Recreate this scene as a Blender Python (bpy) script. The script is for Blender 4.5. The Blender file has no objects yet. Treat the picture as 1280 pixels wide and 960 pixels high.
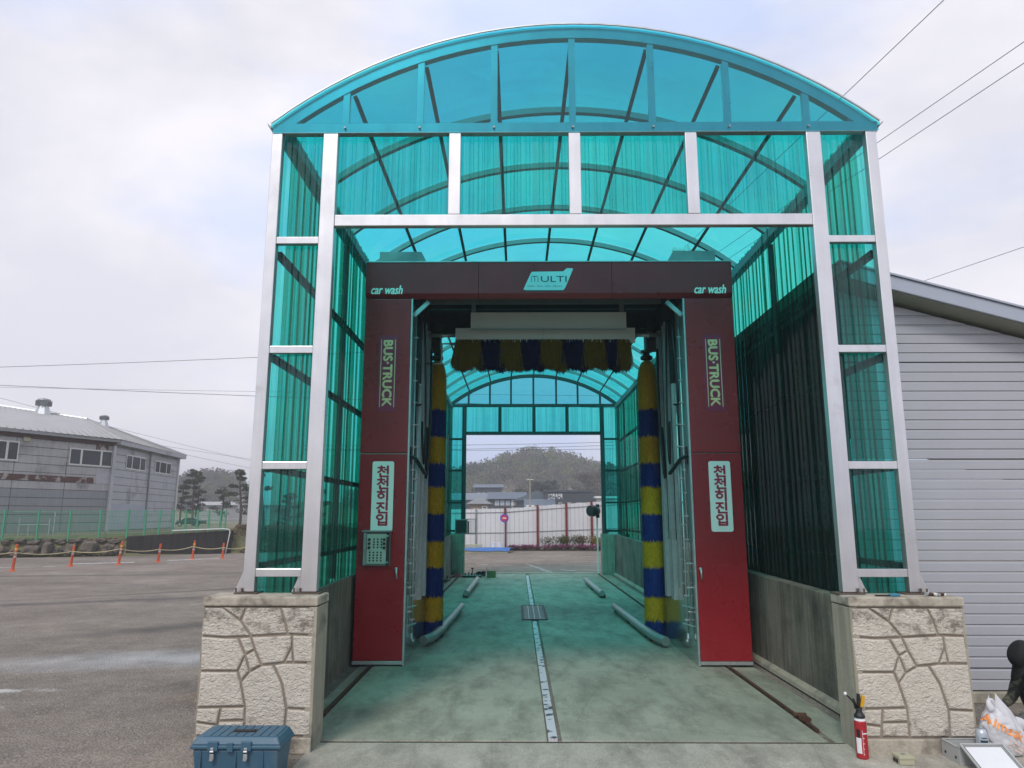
import bpy, math, random
from mathutils import Vector, Matrix, noise
from mathutils.bvhtree import BVHTree
random.seed(7)
R_ = random.Random(11)
C = bpy.context.scene.collection
sc = bpy.context.scene
rad = math.radians

# ------------------------------------------------------------------ camera
cam_d = bpy.data.cameras.new('camera'); cam = bpy.data.objects.new('camera', cam_d); C.objects.link(cam)
sc.camera = cam
cam_d.sensor_width = 36.0; cam_d.lens = 36.0 * 895 / 1280
cam_d.clip_start = 0.05; cam_d.clip_end = 3000
cam.location = (0, 0, 1.65)
cam.rotation_euler = (rad(90 + 10.45), 0, rad(0.456))

# ------------------------------------------------------------------ sky, sun, exposure
SUN_EL, SUN_AZ = rad(48), rad(200)
w = bpy.data.worlds.new('World'); sc.world = w; w.use_nodes = True
wn, wl = w.node_tree.nodes, w.node_tree.links
wn.clear()
wo = wn.new('ShaderNodeOutputWorld'); bg = wn.new('ShaderNodeBackground')
bg.inputs['Strength'].default_value = 0.1
sky = wn.new('ShaderNodeTexSky'); sky.sky_type = 'NISHITA'; sky.sun_disc = False
sky.sun_elevation = SUN_EL; sky.sun_rotation = SUN_AZ
sky.dust_density = 3.0; sky.ozone_density = 1.5
tc = wn.new('ShaderNodeTexCoord'); mp = wn.new('ShaderNodeMapping'); mp.inputs['Scale'].default_value = (1.0, 1.0, 2.2)
mp.inputs['Location'].default_value = (3.3, 0.4, 1.0)
nz = wn.new('ShaderNodeTexNoise'); nz.inputs['Scale'].default_value = 1.7; nz.inputs['Detail'].default_value = 9; nz.inputs['Roughness'].default_value = 0.55
nz.inputs['Distortion'].default_value = 0.25
rp = wn.new('ShaderNodeValToRGB'); rp.color_ramp.elements[0].position = 0.40; rp.color_ramp.elements[1].position = 0.58
rp.color_ramp.elements[0].color = (0.78, 0.78, 0.78, 1); rp.color_ramp.elements[1].color = (1, 1, 1, 1)
n2 = wn.new('ShaderNodeTexNoise'); n2.inputs['Scale'].default_value = 2.1; n2.inputs['Detail'].default_value = 6; n2.inputs['Roughness'].default_value = 0.5
r2 = wn.new('ShaderNodeValToRGB'); r2.color_ramp.elements[0].position = 0.38; r2.color_ramp.elements[1].position = 0.56
r2.color_ramp.elements[0].color = (5.9, 6.7, 9.0, 1); r2.color_ramp.elements[1].color = (8.3, 8.1, 8.6, 1)
mx = wn.new('ShaderNodeMix'); mx.data_type = 'RGBA'
wl.new(tc.outputs['Generated'], mp.inputs['Vector']); wl.new(mp.outputs[0], nz.inputs['Vector']); wl.new(mp.outputs[0], n2.inputs['Vector'])
wl.new(nz.outputs['Fac'], rp.inputs['Fac']); wl.new(n2.outputs['Fac'], r2.inputs['Fac'])
wl.new(rp.outputs['Color'], mx.inputs[0])
# clearer air to the right of the photograph, thicker cloud to the left and towards the horizon
wl.new(sky.outputs['Color'], mx.inputs[6]); wl.new(r2.outputs['Color'], mx.inputs[7])
wl.new(mx.outputs[2], bg.inputs['Color']); wl.new(bg.outputs[0], wo.inputs['Surface'])

sun_d = bpy.data.lights.new('sun', 'SUN'); sun = bpy.data.objects.new('sun', sun_d); C.objects.link(sun)
sun_d.energy = 1.5; sun_d.angle = rad(14); sun_d.color = (1.0, 0.965, 0.91)
sd = Vector((math.sin(SUN_AZ) * math.cos(SUN_EL), math.cos(SUN_AZ) * math.cos(SUN_EL), math.sin(SUN_EL)))
sun.rotation_euler = sd.to_track_quat('Z', 'Y').to_euler()
sc.view_settings.view_transform = 'Standard'; sc.view_settings.look = 'None'
sc.view_settings.exposure = 0.32; sc.view_settings.gamma = 1.0; sc.view_settings.use_curve_mapping = False
sc.cycles.transparent_max_bounces = 28
sc.cycles.max_bounces = 8; sc.cycles.diffuse_bounces = 3; sc.cycles.glossy_bounces = 3; sc.cycles.volume_bounces = 0
sc.cycles.sample_clamp_indirect = 4.0

# ------------------------------------------------------------------ materials
class NT:
    def __init__(s, name):
        s.m = bpy.data.materials.new(name); s.m.use_nodes = True
        s.n = s.m.node_tree.nodes; s.l = s.m.node_tree.links
        s.n.clear(); s.out = s.n.new('ShaderNodeOutputMaterial')
        s.tc = s.n.new('ShaderNodeTexCoord')
    def a(s, t, props=None, **inp):
        x = s.n.new('ShaderNode' + t)
        for k, v in (props or {}).items(): setattr(x, k, v)
        for k, v in inp.items():
            k = int(k[1:]) if k[0] == '_' else k.replace('__', ' ')
            s.set(x.inputs[k], v)
        return x
    def set(s, sock, v):
        if hasattr(v, 'is_output') and v.is_output: s.l.new(v, sock)
        elif isinstance(v, bpy.types.Node): s.l.new(v.outputs[0], sock)
        else:
            if isinstance(v, tuple) and len(v) == 3 and sock.type == 'RGBA': v = v + (1,)
            sock.default_value = v
    def coord(s, scale=(1, 1, 1), loc=(0, 0, 0), rot=(0, 0, 0)):
        return s.a('Mapping', Vector=s.tc.outputs['Object'], Scale=scale, Location=loc, Rotation=rot)
    def noise(s, scale, detail=4, rough=0.55, vec=None, dist=0.0):
        return s.a('TexNoise', Vector=vec or s.tc.outputs['Object'], Scale=scale, Detail=detail, Roughness=rough, Distortion=dist)
    def ramp(s, fac, p0, p1, c0=(0, 0, 0), c1=(1, 1, 1)):
        r = s.a('ValToRGB', Fac=fac); e = r.color_ramp.elements
        e[0].position = p0; e[1].position = p1; e[0].color = c0 + (1,); e[1].color = c1 + (1,)
        return r
    def mix(s, fac, a, b, mode='MIX'):
        x = s.n.new('ShaderNodeMix'); x.data_type = 'RGBA'; x.blend_type = mode
        s.set(x.inputs[0], fac); s.set(x.inputs[6], a); s.set(x.inputs[7], b)
        return x.outputs[2]
    def math(s, op, a, b=0.0):
        x = s.n.new('ShaderNodeMath'); x.operation = op; s.set(x.inputs[0], a); s.set(x.inputs[1], b); return x.outputs[0]

def sc3(c, k): return tuple(min(1.0, v * k) for v in c)

def M(name, col, rough=0.6, metal=0.0, var=0.12, vs=4.0, bump=0.0, bs=80.0, streak=0.0, dirt=None, dirt_s=2.0, dirt_p=(0.52, 0.7), spec=0.5, blob=None, trans=0.0, rvar=0.15):
    t = NT(name)
    n1 = t.noise(vs, 6)
    c = t.mix(n1.outputs['Fac'], sc3(col, 1 - var * 1.6), sc3(col, 1 + var * 1.6))
    nf = t.noise(vs * 9, 5)
    c = t.mix(t.math('MULTIPLY', nf.outputs['Fac'], 0.6), c, t.mix(1.0, c, (1 - var,) * 3, 'MULTIPLY'))
    if streak:
        ns = t.noise(1.0, 5, 0.6, t.coord((9, 9, 0.55)))
        rs = t.ramp(ns.outputs['Fac'], 0.42, 0.66)
        c = t.mix(t.math('MULTIPLY', rs.outputs[0], streak), c, sc3(col, 0.38))
        ns2 = t.noise(1.0, 5, 0.6, t.coord((23, 23, 0.9), (4, 2, 1)))
        rs2 = t.ramp(ns2.outputs['Fac'], 0.48, 0.7)
        c = t.mix(t.math('MULTIPLY', rs2.outputs[0], streak * 0.7), c, sc3(col, 1.45))
    if dirt:
        nd = t.noise(dirt_s, 8, 0.62)
        rd = t.ramp(nd.outputs['Fac'], dirt_p[0], dirt_p[1])
        c = t.mix(rd.outputs[0], c, dirt)
    b = t.a('BsdfPrincipled', Base__Color=c, Metallic=metal)
    b.inputs['Specular IOR Level'].default_value = spec
    if trans: b.inputs['Transmission Weight'].default_value = trans
    t.set(b.inputs['Roughness'], t.math('ADD', t.math('MULTIPLY', n1.outputs['Fac'], rvar), rough - rvar / 2))
    if bump:
        nb = t.noise(bs, 6, 0.6)
        bp = t.a('Bump', Height=nb.outputs['Fac'], Strength=bump, Distance=0.02)
        t.l.new(bp.outputs[0], b.inputs['Normal'])
    t.l.new(b.outputs[0], t.out.inputs['Surface'])
    return t.m

def sheet(name, col, dirt=0.12, streaks=True, scat=0.10, gloss_rough=0.04, shine=0.75):
    """tinted polycarbonate: lets tinted light through, darker where seen edge-on, some grime and a clear-coat reflection"""
    t = NT(name)
    g = t.a('NewGeometry')
    dot = t.a('VectorMath', {'operation': 'DOT_PRODUCT'}, _0=g.outputs['Normal'], _1=g.outputs['Incoming'])
    cs = t.math('ABSOLUTE', dot.outputs['Value'])
    inv = t.math('SUBTRACT', 1.0, cs)
    deep = tuple(v ** 2.1 for v in col)
    edge = t.ramp(inv, 0.25, 0.97)
    c = t.mix(edge.outputs[0], col, deep)
    if streaks:
        ns = t.noise(1.0, 6, 0.65, t.coord((17, 17, 0.30)))
        rs = t.ramp(ns.outputs['Fac'], 0.42, 0.64)
        c = t.mix(t.math('MULTIPLY', rs.outputs[0], 0.60), c, t.mix(1.0, c, (0.30, 0.58, 0.55), 'MULTIPLY'))
        n3 = t.noise(1.0, 6, 0.65, t.coord((7, 7, 0.22), (3, 1, 0)))
        r3 = t.ramp(n3.outputs['Fac'], 0.45, 0.62)
        c = t.mix(t.math('MULTIPLY', r3.outputs[0], 0.35), c, t.mix(1.0, c, (0.45, 0.66, 0.62), 'MULTIPLY'))
    nd = t.noise(3.0, 8, 0.6)
    rd = t.ramp(nd.outputs['Fac'], 0.4, 0.75)
    tr = t.a('BsdfTransparent', Color=c)
    df = t.a('BsdfDiffuse', Color=(0.10, 0.42, 0.40)); tl = t.a('BsdfTranslucent', Color=(0.05, 0.50, 0.46))
    ms = t.a('MixShader', _0=0.6, _1=df, _2=tl)
    f = t.math('ADD', t.math('MULTIPLY', rd.outputs[0], dirt), scat)
    m1 = t.a('MixShader', _0=f, _1=tr, _2=ms)
    gl = t.a('BsdfGlossy', Color=(0.9, 0.95, 0.97), Roughness=gloss_rough)
    sch = t.math('ADD', t.math('MULTIPLY', t.math('POWER', inv, 5.0), shine), 0.06 * shine)
    m2 = t.a('MixShader', _0=sch, _1=m1, _2=gl)
    t.l.new(m2.outputs[0], t.out.inputs['Surface'])
    return t.m

TEAL = sheet('teal_corrugated_polycarbonate', (0.10, 0.74, 0.64), dirt=0.04, scat=0.012, shine=0.3)
TEALF = sheet('teal_front_polycarbonate', (0.11, 0.78, 0.72), dirt=0.10, scat=0.06)
ROOFM = sheet('teal_roof_polycarbonate', (0.17, 0.88, 0.88), dirt=0.10, streaks=False, scat=0.05)
GABLE = sheet('blue_teal_flat_polycarbonate', (0.13, 0.60, 0.68), dirt=0.05, streaks=False, scat=0.06)

STEEL = M('brushed_steel_tube', (0.74, 0.73, 0.73), 0.30, 0.85, 0.10, 3, streak=0.12, bump=0.02, dirt=(0.42, 0.36, 0.33), dirt_p=(0.64, 0.82))
GALV = M('galvanized_steel', (0.50, 0.53, 0.53), 0.42, 0.7, 0.15, 14, dirt=(0.30, 0.31, 0.30), dirt_p=(0.55, 0.8))
GALVD = M('dull_steel_frame', (0.30, 0.31, 0.31), 0.5, 0.5, 0.15, 8)
GIRTM = M('dark_girt_paint', (0.045, 0.045, 0.043), 0.65, 0.1, 0.1, 5)
REARF = M('backlit_shade_rear_frame', (0.05, 0.055, 0.055), 0.6, 0.1, 0.1, 5)  # darker copy of the post steel; its backlit shade is in the colour
PLATE = M('brown_base_plate', (0.12, 0.09, 0.07), 0.8, 0.2, 0.3, 14)
ROOFT = M('grey_painted_roof_tube', (0.33, 0.36, 0.36), 0.5, 0.3, 0.1, 5)
PURL = M('dark_purlin_tube', (0.16, 0.13, 0.12), 0.6, 0.2, 0.15, 5)
PANELG = M('polished_side_panel', (0.45, 0.50, 0.48), 0.12, 0.85, 0.08, 2, rvar=0.1)
REDP = M('red_painted_door', (0.30, 0.013, 0.020), 0.28, 0.0, 0.10, 2.2, streak=0.10, dirt=(0.30, 0.03, 0.035), dirt_p=(0.5, 1.0), rvar=0.12)
REDB = M('dark_red_beam_paint', (0.27, 0.022, 0.028), 0.30, 0.0, 0.12, 2.2, streak=0.12, dirt=(0.12, 0.03, 0.03), dirt_p=(0.5, 1.0))
BLACK = M('black_plastic', (0.012, 0.012, 0.013), 0.45, 0, 0.2, 10)
DARK = M('grimy_black_machinery_and_shade', (0.035, 0.038, 0.038), 0.6, 0.3, 0.3, 9)  # machinery black, also on backings where it stands for shade
RUST = M('rusty_steel', (0.10, 0.048, 0.028), 0.8, 0.2, 0.35, 12, bump=0.3, bs=60, dirt=(0.045, 0.03, 0.022))
WHITEP = M('white_paint', (0.72, 0.73, 0.74), 0.5, 0, 0.06, 6, dirt=(0.35, 0.33, 0.30), dirt_p=(0.62, 0.8))
BOARD = M('grey_white_board', (0.78, 0.76, 0.72), 0.5, 0.1, 0.04, 3)
STICKW = M('white_sticker', (0.78, 0.84, 0.78), 0.4, 0, 0.04, 5)
STICKR = M('crimson_lettering', (0.38, 0.02, 0.06), 0.4, 0, 0.05, 5)
PURPLE = M('purple_sticker', (0.27, 0.018, 0.065), 0.4, 0, 0.1, 5)
CREAM = M('pale_yellow_lettering', (0.80, 0.55, 0.30), 0.4, 0, 0.1, 12, dirt=(0.4, 0.45, 0.32))
LOGO = M('teal_reflection_sticker', (0.42, 0.72, 0.74), 0.3, 0.1, 0.05, 6)  # reflective white sticker; the teal it mirrors is put into the colour
NAVYT = M('dark_blue_lettering', (0.02, 0.06, 0.08), 0.4)
BRY = M('yellow_bristle', (0.62, 0.34, 0.010), 0.75, 0, 0.30, 30, spec=0.2)
BRB = M('blue_bristle', (0.005, 0.032, 0.19), 0.75, 0, 0.30, 30, spec=0.2)
HOSE = M('black_rubber_hose', (0.015, 0.015, 0.016), 0.5)
CAPM = M('weathered_concrete_cap', (0.46, 0.415, 0.335), 0.9, 0, 0.15, 5, bump=0.5, bs=45, streak=0.40, dirt=(0.10, 0.085, 0.065), dirt_s=5, dirt_p=(0.50, 0.72))
MORTAR = M('brown_mortar_joint', (0.29, 0.245, 0.195), 0.95, 0, 0.2, 8, bump=0.3)
GREYW = M('stained_concrete_wall', (0.21, 0.19, 0.15), 0.9, 0, 0.2, 2, bump=0.35, bs=30, streak=0.85, dirt=(0.05, 0.046, 0.038), dirt_s=1.6, dirt_p=(0.46, 0.70))
BLACKW = M('black_stained_concrete', (0.035, 0.031, 0.028), 0.95, 0, 0.35, 1.5, bump=0.4, bs=20, streak=0.8, dirt=(0.12, 0.11, 0.10), dirt_s=1.3, dirt_p=(0.56, 0.72))

def stone_mat():
    t = NT('pitched_face_stone')
    n1 = t.noise(5, 6); c = t.mix(n1.outputs['Fac'], (0.48, 0.44, 0.375), (0.70, 0.65, 0.56))
    nd = t.noise(9, 9, 0.7); sp = t.a('SeparateXYZ', _0=t.tc.outputs['Object'])
    hi = t.a('MapRange', _0=sp.outputs['Z'], _1=0.62, _2=1.0)
    lo = t.a('MapRange', _0=sp.outputs['Z'], _1=0.26, _2=0.10)
    th = t.math('SUBTRACT', 0.61, t.math('MULTIPLY', t.math('ADD', hi.outputs[0], lo.outputs[0]), 0.17))
    k = t.math('MULTIPLY', t.math('SUBTRACT', nd.outputs['Fac'], th), 6.5)
    k = t.a('Clamp', _0=k); c = t.mix(t.math('MULTIPLY', k.outputs[0], 0.8), c, (0.10, 0.085, 0.065))
    b = t.a('BsdfPrincipled', Base__Color=c, Roughness=0.92)
    v = t.noise(30, 3, 0.55, t.coord((1.0, 1, 1.5)), 0.8); v2 = t.noise(160, 4, 0.6)
    h = t.math('ADD', v.outputs['Fac'], t.math('MULTIPLY', v2.outputs['Fac'], 0.25))
    bp = t.a('Bump', Height=h, Strength=1.0, Distance=0.024); t.l.new(bp.outputs[0], b.inputs['Normal'])
    t.l.new(b.outputs[0], t.out.inputs['Surface']); return t.m
STONE = stone_mat()

def blobmask(t, cx, cy, rx, ry, ang, soft=0.5, nscale=1.5, namp=0.6):
    mp = t.a('Mapping', {'vector_type': 'TEXTURE'}, Vector=t.tc.outputs['Object'], Location=(cx, cy, 0), Rotation=(0, 0, ang), Scale=(rx, ry, 1))
    sp = t.a('SeparateXYZ', _0=mp)
    r = t.math('SQRT', t.math('ADD', t.math('MULTIPLY', sp.outputs['X'], sp.outputs['X']), t.math('MULTIPLY', sp.outputs['Y'], sp.outputs['Y'])))
    n = t.noise(nscale, 7, 0.65)
    r = t.math('ADD', r, t.math('MULTIPLY', t.math('SUBTRACT', n.outputs['Fac'], 0.5), namp * 2))
    return t.ramp(r, 1 - soft, 1.0, (1, 1, 1), (0, 0, 0)).outputs[0]

def asphalt_mat():
    t = NT('worn_asphalt')
    n1 = t.noise(0.45, 8, 0.6); c = t.mix(t.ramp(n1.outputs['Fac'], 0.3, 0.7).outputs[0], (0.15, 0.122, 0.098), (0.26, 0.222, 0.184))
    n2 = t.noise(0.13, 6, 0.6, t.coord((1, 3.2, 1), rot=(0, 0, rad(22)))); c = t.mix(t.math('MULTIPLY', t.ramp(n2.outputs['Fac'], 0.5, 0.66).outputs[0], 0.5), c, (0.085, 0.076, 0.070))
    v = t.a('TexVoronoi', Vector=t.tc.outputs['Object'], Scale=55.0); gr = t.ramp(v.outputs['Distance'], 0.1, 0.62, (0.55,) * 3, (1.25,) * 3)
    c = t.mix(0.9, c, gr.outputs[0], 'MULTIPLY')
    v3 = t.a('TexVoronoi', Vector=t.tc.outputs['Object'], Scale=38.0); rr = t.ramp(v3.outputs['Color'], 0.78, 0.84)
    c = t.mix(t.math('MULTIPLY', rr.outputs[0], 0.5), c, (0.30, 0.28, 0.26))
    # powder spill, rust patch, tyre sweeps, pale flaking paint
    m = blobmask(t, -4.0, 8.9, 2.7, 0.75, rad(12), 0.9, 2.0, 0.55); c = t.mix(t.math('MULTIPLY', m, 0.62), c, (0.50, 0.51, 0.53))
    m = blobmask(t, -2.75, 7.0, 0.6, 0.35, 0, 0.9, 4, 0.5); c = t.mix(t.math('MULTIPLY', m, 0.6), c, (0.16, 0.08, 0.035))
    for cx, cy, rx, ry, a in ((-9.0, 14.2, 7.5, 0.35, 24), (-6.0, 17.4, 6.0, 0.25, 34), (-14, 20.5, 7.5, 0.5, 8), (-5.2, 11.2, 2.0, 0.5, 40)):
        m = blobmask(t, cx, cy, rx, ry, rad(a), 0.8, 1.2, 0.35); c = t.mix(t.math('MULTIPLY', m, 0.62), c, (0.062, 0.056, 0.053))
    nl = t.noise(0.09, 2, 0.4)
    for cy, hw in ((7.15, 0.055), (6.5, 0.03)):
        m = blobmask(t, -5.9, cy, 1.5, 0.12, rad(6), 0.4, 5.0, 0.9); c = t.mix(t.math('MULTIPLY', m, 0.8), c, (0.62, 0.62, 0.60))
    nm_ = t.noise(2.3, 9, 0.72); c = t.mix(0.8, c, t.ramp(nm_.outputs['Fac'], 0.32, 0.68, (0.72,) * 3, (1.28,) * 3).outputs[0], 'MULTIPLY')
    b = t.a('BsdfPrincipled', Base__Color=c, Roughness=0.9)
    hb = t.noise(70, 6, 0.7); bp = t.a('Bump', Height=t.math('ADD', v.outputs['Distance'], hb.outputs['Fac']), Strength=0.9, Distance=0.012); t.l.new(bp.outputs[0], b.inputs['Normal'])
    t.l.new(b.outputs[0], t.out.inputs['Surface']); return t.m
ASPH = asphalt_mat()

def floor_mat(name, c0, c1, stain):
    t = NT(name)
    n1 = t.noise(0.9, 9, 0.62); c = t.mix(t.ramp(n1.outputs['Fac'], 0.32, 0.68).outputs[0], c0, c1)
    n2 = t.noise(2.2, 8, 0.7, t.coord((1.6, 0.6, 1))); c = t.mix(t.math('MULTIPLY', t.ramp(n2.outputs['Fac'], 0.44, 0.70).outputs[0], 0.85), c, stain)
    n3 = t.noise(7, 8, 0.7); c = t.mix(t.math('MULTIPLY', t.ramp(n3.outputs['Fac'], 0.56, 0.72).outputs[0], 0.35), c, sc3(c1, 1.35))
    n4 = t.noise(120, 4, 0.6); c = t.mix(0.6, c, t.ramp(n4.outputs['Fac'], 0.35, 0.65, (0.55,) * 3, (1.3,) * 3).outputs[0], 'MULTIPLY')
    wv = t.noise(0.35, 3, 0.5, dist=1.2)
    ck = t.a('TexVoronoi', {'feature': 'DISTANCE_TO_EDGE'}, Vector=t.mix(0.12, t.tc.outputs['Object'], t.noise(1.1, 5).outputs['Color']), Scale=0.42)
    ckm = t.ramp(ck.outputs['Distance'], 0.001, 0.0035, (1, 1, 1), (0, 0, 0))
    c = t.mix(t.math('MULTIPLY', ckm.outputs[0], 0.22), c, sc3(stain, 0.4))
    b = t.a('BsdfPrincipled', Base__Color=c)
    t.set(b.inputs['Roughness'], t.math('ADD', t.math('MULTIPLY', n1.outputs['Fac'], -0.35), 0.88))
    bp = t.a('Bump', Height=n4.outputs['Fac'], Strength=0.35, Distance=0.008); t.l.new(bp.outputs[0], b.inputs['Normal'])
    t.l.new(b.outputs[0], t.out.inputs['Surface']); return t.m
FLOOR = floor_mat('wet_green_grey_concrete', (0.265, 0.275, 0.215), (0.39, 0.395, 0.315), (0.13, 0.13, 0.095))
APRON = floor_mat('pale_concrete_apron', (0.33, 0.31, 0.255), (0.47, 0.445, 0.375), (0.17, 0.155, 0.125))
PLAINC = M('smooth_grey_concrete', (0.37, 0.335, 0.26), 0.9, 0, 0.18, 3, bump=0.3, bs=40, streak=0.45, dirt=(0.13, 0.13, 0.11), dirt_s=3)
SIDING = M('lilac_grey_metal_siding', (0.42, 0.42, 0.455), 0.42, 0.15, 0.05, 2, bump=0.06, bs=160)
FASCIA = M('pale_blue_grey_fascia', (0.40, 0.43, 0.50), 0.4, 0.2, 0.05, 3)
SOFFIT = M('olive_grey_soffit', (0.27, 0.27, 0.22), 0.7)

# ------------------------------------------------------------------ geometry helpers
ORG = {}
class MB:
    def __init__(s): s.v = []; s.f = []
    def add(s, vs, fs):
        o = len(s.v); s.v += [tuple(p) for p in vs]; s.f += [tuple(i + o for i in f) for f in fs]; return s
    def box(s, x0, x1, y0, y1, z0, z1):
        return s.add([(x0, y0, z0), (x1, y0, z0), (x1, y1, z0), (x0, y1, z0), (x0, y0, z1), (x1, y0, z1), (x1, y1, z1), (x0, y1, z1)],
                     [(0, 3, 2, 1), (4, 5, 6, 7), (0, 1, 5, 4), (1, 2, 6, 5), (2, 3, 7, 6), (3, 0, 4, 7)])
    def hexa(s, p): return s.add(p, [(0, 3, 2, 1), (4, 5, 6, 7), (0, 1, 5, 4), (1, 2, 6, 5), (2, 3, 7, 6), (3, 0, 4, 7)])
    def bar(s, p0, p1, w, h, up=(0, 0, 1)):
        p0, p1 = Vector(p0), Vector(p1); d = (p1 - p0).normalized(); u = Vector(up)
        if abs(d.dot(u)) > 0.98: u = Vector((0, 1, 0))
        r = d.cross(u).normalized(); u = r.cross(d).normalized(); r *= w / 2; u *= h / 2
        return s.hexa([p0 - r - u, p0 + r - u, p1 + r - u, p1 - r - u, p0 - r + u, p0 + r + u, p1 + r + u, p1 - r + u])
    def tube(s, pts, r, n=8, caps=True):
        pts = [Vector(p) for p in pts]; o = len(s.v); prev = None
        for i, p in enumerate(pts):
            d = (pts[min(i + 1, len(pts) - 1)] - pts[max(i - 1, 0)]).normalized()
            if prev is None:
                a = Vector((0, 0, 1)) if abs(d.z) < 0.9 else Vector((1, 0, 0)); x = d.cross(a).normalized()
            else: x = (prev - d * prev.dot(d)).normalized()
            prev = x; y = d.cross(x)
            ri = r[i] if isinstance(r, (list, tuple)) else r
            for k in range(n):
                a = 2 * math.pi * k / n; s.v.append(tuple(p + x * (math.cos(a) * ri) + y * (math.sin(a) * ri)))
        for i in range(len(pts) - 1):
            for k in range(n):
                k2 = (k + 1) % n; s.f.append((o + i * n + k, o + i * n + k2, o + (i + 1) * n + k2, o + (i + 1) * n + k))
        if caps:
            s.f.append(tuple(o + k for k in reversed(range(n)))); e = o + (len(pts) - 1) * n; s.f.append(tuple(e + k for k in range(n)))
        return s
    def prism(s, poly, axis, a, b):
        """poly in the two other axes, extruded along axis from a to b"""
        n = len(poly)
        def P(q, t): return {'x': (t, q[0], q[1]), 'y': (q[0], t, q[1]), 'z': (q[0], q[1], t)}[axis]
        fs = [tuple(range(n)), tuple(reversed(range(n, 2 * n)))] + [(i, i + n, (i + 1) % n + n, (i + 1) % n) for i in range(n)]
        return s.add([P(q, a) for q in poly] + [P(q, b) for q in poly], fs)
    def lathe(s, prof, cx, cy, n=20, z0=0):
        o = len(s.v)
        for r, z in prof:
            for k in range(n): a = 2 * math.pi * k / n; s.v.append((cx + r * math.cos(a), cy + r * math.sin(a), z0 + z))
        for i in range(len(prof) - 1):
            for k in range(n): k2 = (k + 1) % n; s.f.append((o + i * n + k, o + i * n + k2, o + (i + 1) * n + k2, o + (i + 1) * n + k))
        s.f.append(tuple(o + k for k in reversed(range(n)))); e = o + (len(prof) - 1) * n; s.f.append(tuple(e + k for k in range(n)))
        return s

def wloc(o):
    return Vector(ORG.get(o.name, (0, 0, 0)))

def mesh_obj(name, mb, mat, parent=None, smooth=False, bevel=0.0, label=None, kind=None, origin=None):
    me = bpy.data.meshes.new(name)
    base = wloc(parent) if parent else Vector(origin or (0, 0, 0))
    me.from_pydata([tuple(Vector(p) - base) for p in mb.v], [], mb.f); me.update()
    import bmesh
    bm = bmesh.new(); bm.from_mesh(me); bmesh.ops.recalc_face_normals(bm, faces=bm.faces); bm.to_mesh(me); bm.free()
    o = bpy.data.objects.new(name, me); C.objects.link(o)
    if mat: me.materials.append(mat)
    if smooth: me.shade_smooth() if hasattr(me, 'shade_smooth') else [setattr(p, 'use_smooth', True) for p in me.polygons]
    if bevel:
        m = o.modifiers.new('bevel', 'BEVEL'); m.width = bevel; m.segments = 2; m.limit_method = 'ANGLE'; m.angle_limit = rad(40)
    if parent: o.parent = parent; ORG[o.name] = tuple(base)
    else: o.location = base; ORG[o.name] = tuple(base)
    if label: o['label'] = label
    if kind: o['kind'] = kind
    return o

def part(name, mb, mat, parent, **k): return mesh_obj(name, mb, mat, parent, **k)

def thing(name, loc, label, cat, group=None, rz=0):
    o = bpy.data.objects.new(name, None); C.objects.link(o); o.location = loc; o.empty_display_size = 0.2
    o['label'] = label; o['category'] = cat
    if group: o['group'] = group
    ORG[o.name] = tuple(loc); return o

def solo(name, mb, mat, label, cat, origin=(0, 0, 0), group=None, **k):
    o = mesh_obj(name, mb, mat, None, origin=origin, **k); o['label'] = label; o['category'] = cat
    if group: o['group'] = group
    return o
def struct(name, mb, mat, **k): return mesh_obj(name, mb, mat, None, kind='structure', **k)

def copy_tree(o, loc=None, label=None, rz=None, scale=None, parent=None):
    c = o.copy(); C.objects.link(c); c.parent = parent
    if loc is not None: c.location = loc; ORG[c.name] = tuple(loc)
    if rz is not None: c.rotation_euler = (0, 0, rz)
    if scale: c.scale = scale if isinstance(scale, tuple) else (scale,) * 3
    if label: c['label'] = label
    for ch in o.children: copy_tree(ch, parent=c)
    return c

def like(o, dx=0, dy=0, dz=0):
    c = o.copy(); C.objects.link(c); c.parent = o.parent
    c.location = o.location + Vector((dx, dy, dz)); ORG[c.name] = ORG.get(o.name, (0, 0, 0)); return c

def text_mb(body, size, bold=0.0, shear=0.0, depth=0.002, xs=1.0):
    cu = bpy.data.curves.new('t', 'FONT'); cu.body = body; cu.size = size; cu.offset = bold; cu.shear = shear
    cu.align_x = 'CENTER'; cu.align_y = 'CENTER'; cu.extrude = depth; cu.resolution_u = 3
    ob = bpy.data.objects.new('t', cu); C.objects.link(ob)
    bpy.context.view_layer.update()
    me = ob.to_mesh(); mb = MB()
    cx_ = (max(v.co.x for v in me.vertices) + min(v.co.x for v in me.vertices)) / 2; cy_ = (max(v.co.y for v in me.vertices) + min(v.co.y for v in me.vertices)) / 2
    mb.add([((v.co.x - cx_) * xs, v.co.y - cy_, v.co.z) for v in me.vertices], [tuple(p.vertices) for p in me.polygons])
    ob.to_mesh_clear(); C.objects.unlink(ob); bpy.data.objects.remove(ob); bpy.data.curves.remove(cu)
    return mb
def fatten(mb, d):
    base, fs = list(mb.v), list(mb.f); n = len(base)
    for k, (a, b) in enumerate(((d, 0), (-d, 0), (0, d), (0, -d))):
        mb.add([(p[0] + a, p[1] + b, p[2] + 0.00006 * (k + 1)) for p in base], fs)
    return mb
def put_text(mb, x, y, z, rot=0.0):
    """text standing in a plane that faces -Y, turned by rot in that plane"""
    c, s_ = math.cos(rot), math.sin(rot)
    mb.v = [(x + a * c - b * s_, y - d, z + a * s_ + b * c) for a, b, d in mb.v]; return mb

JOINT = M('dark_joint_gap_shade', (0.012, 0.011, 0.010), 1.0, 0, 0.3, 12, spec=0.0)  # joint black; also puts the shade of open gaps into colour
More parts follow.
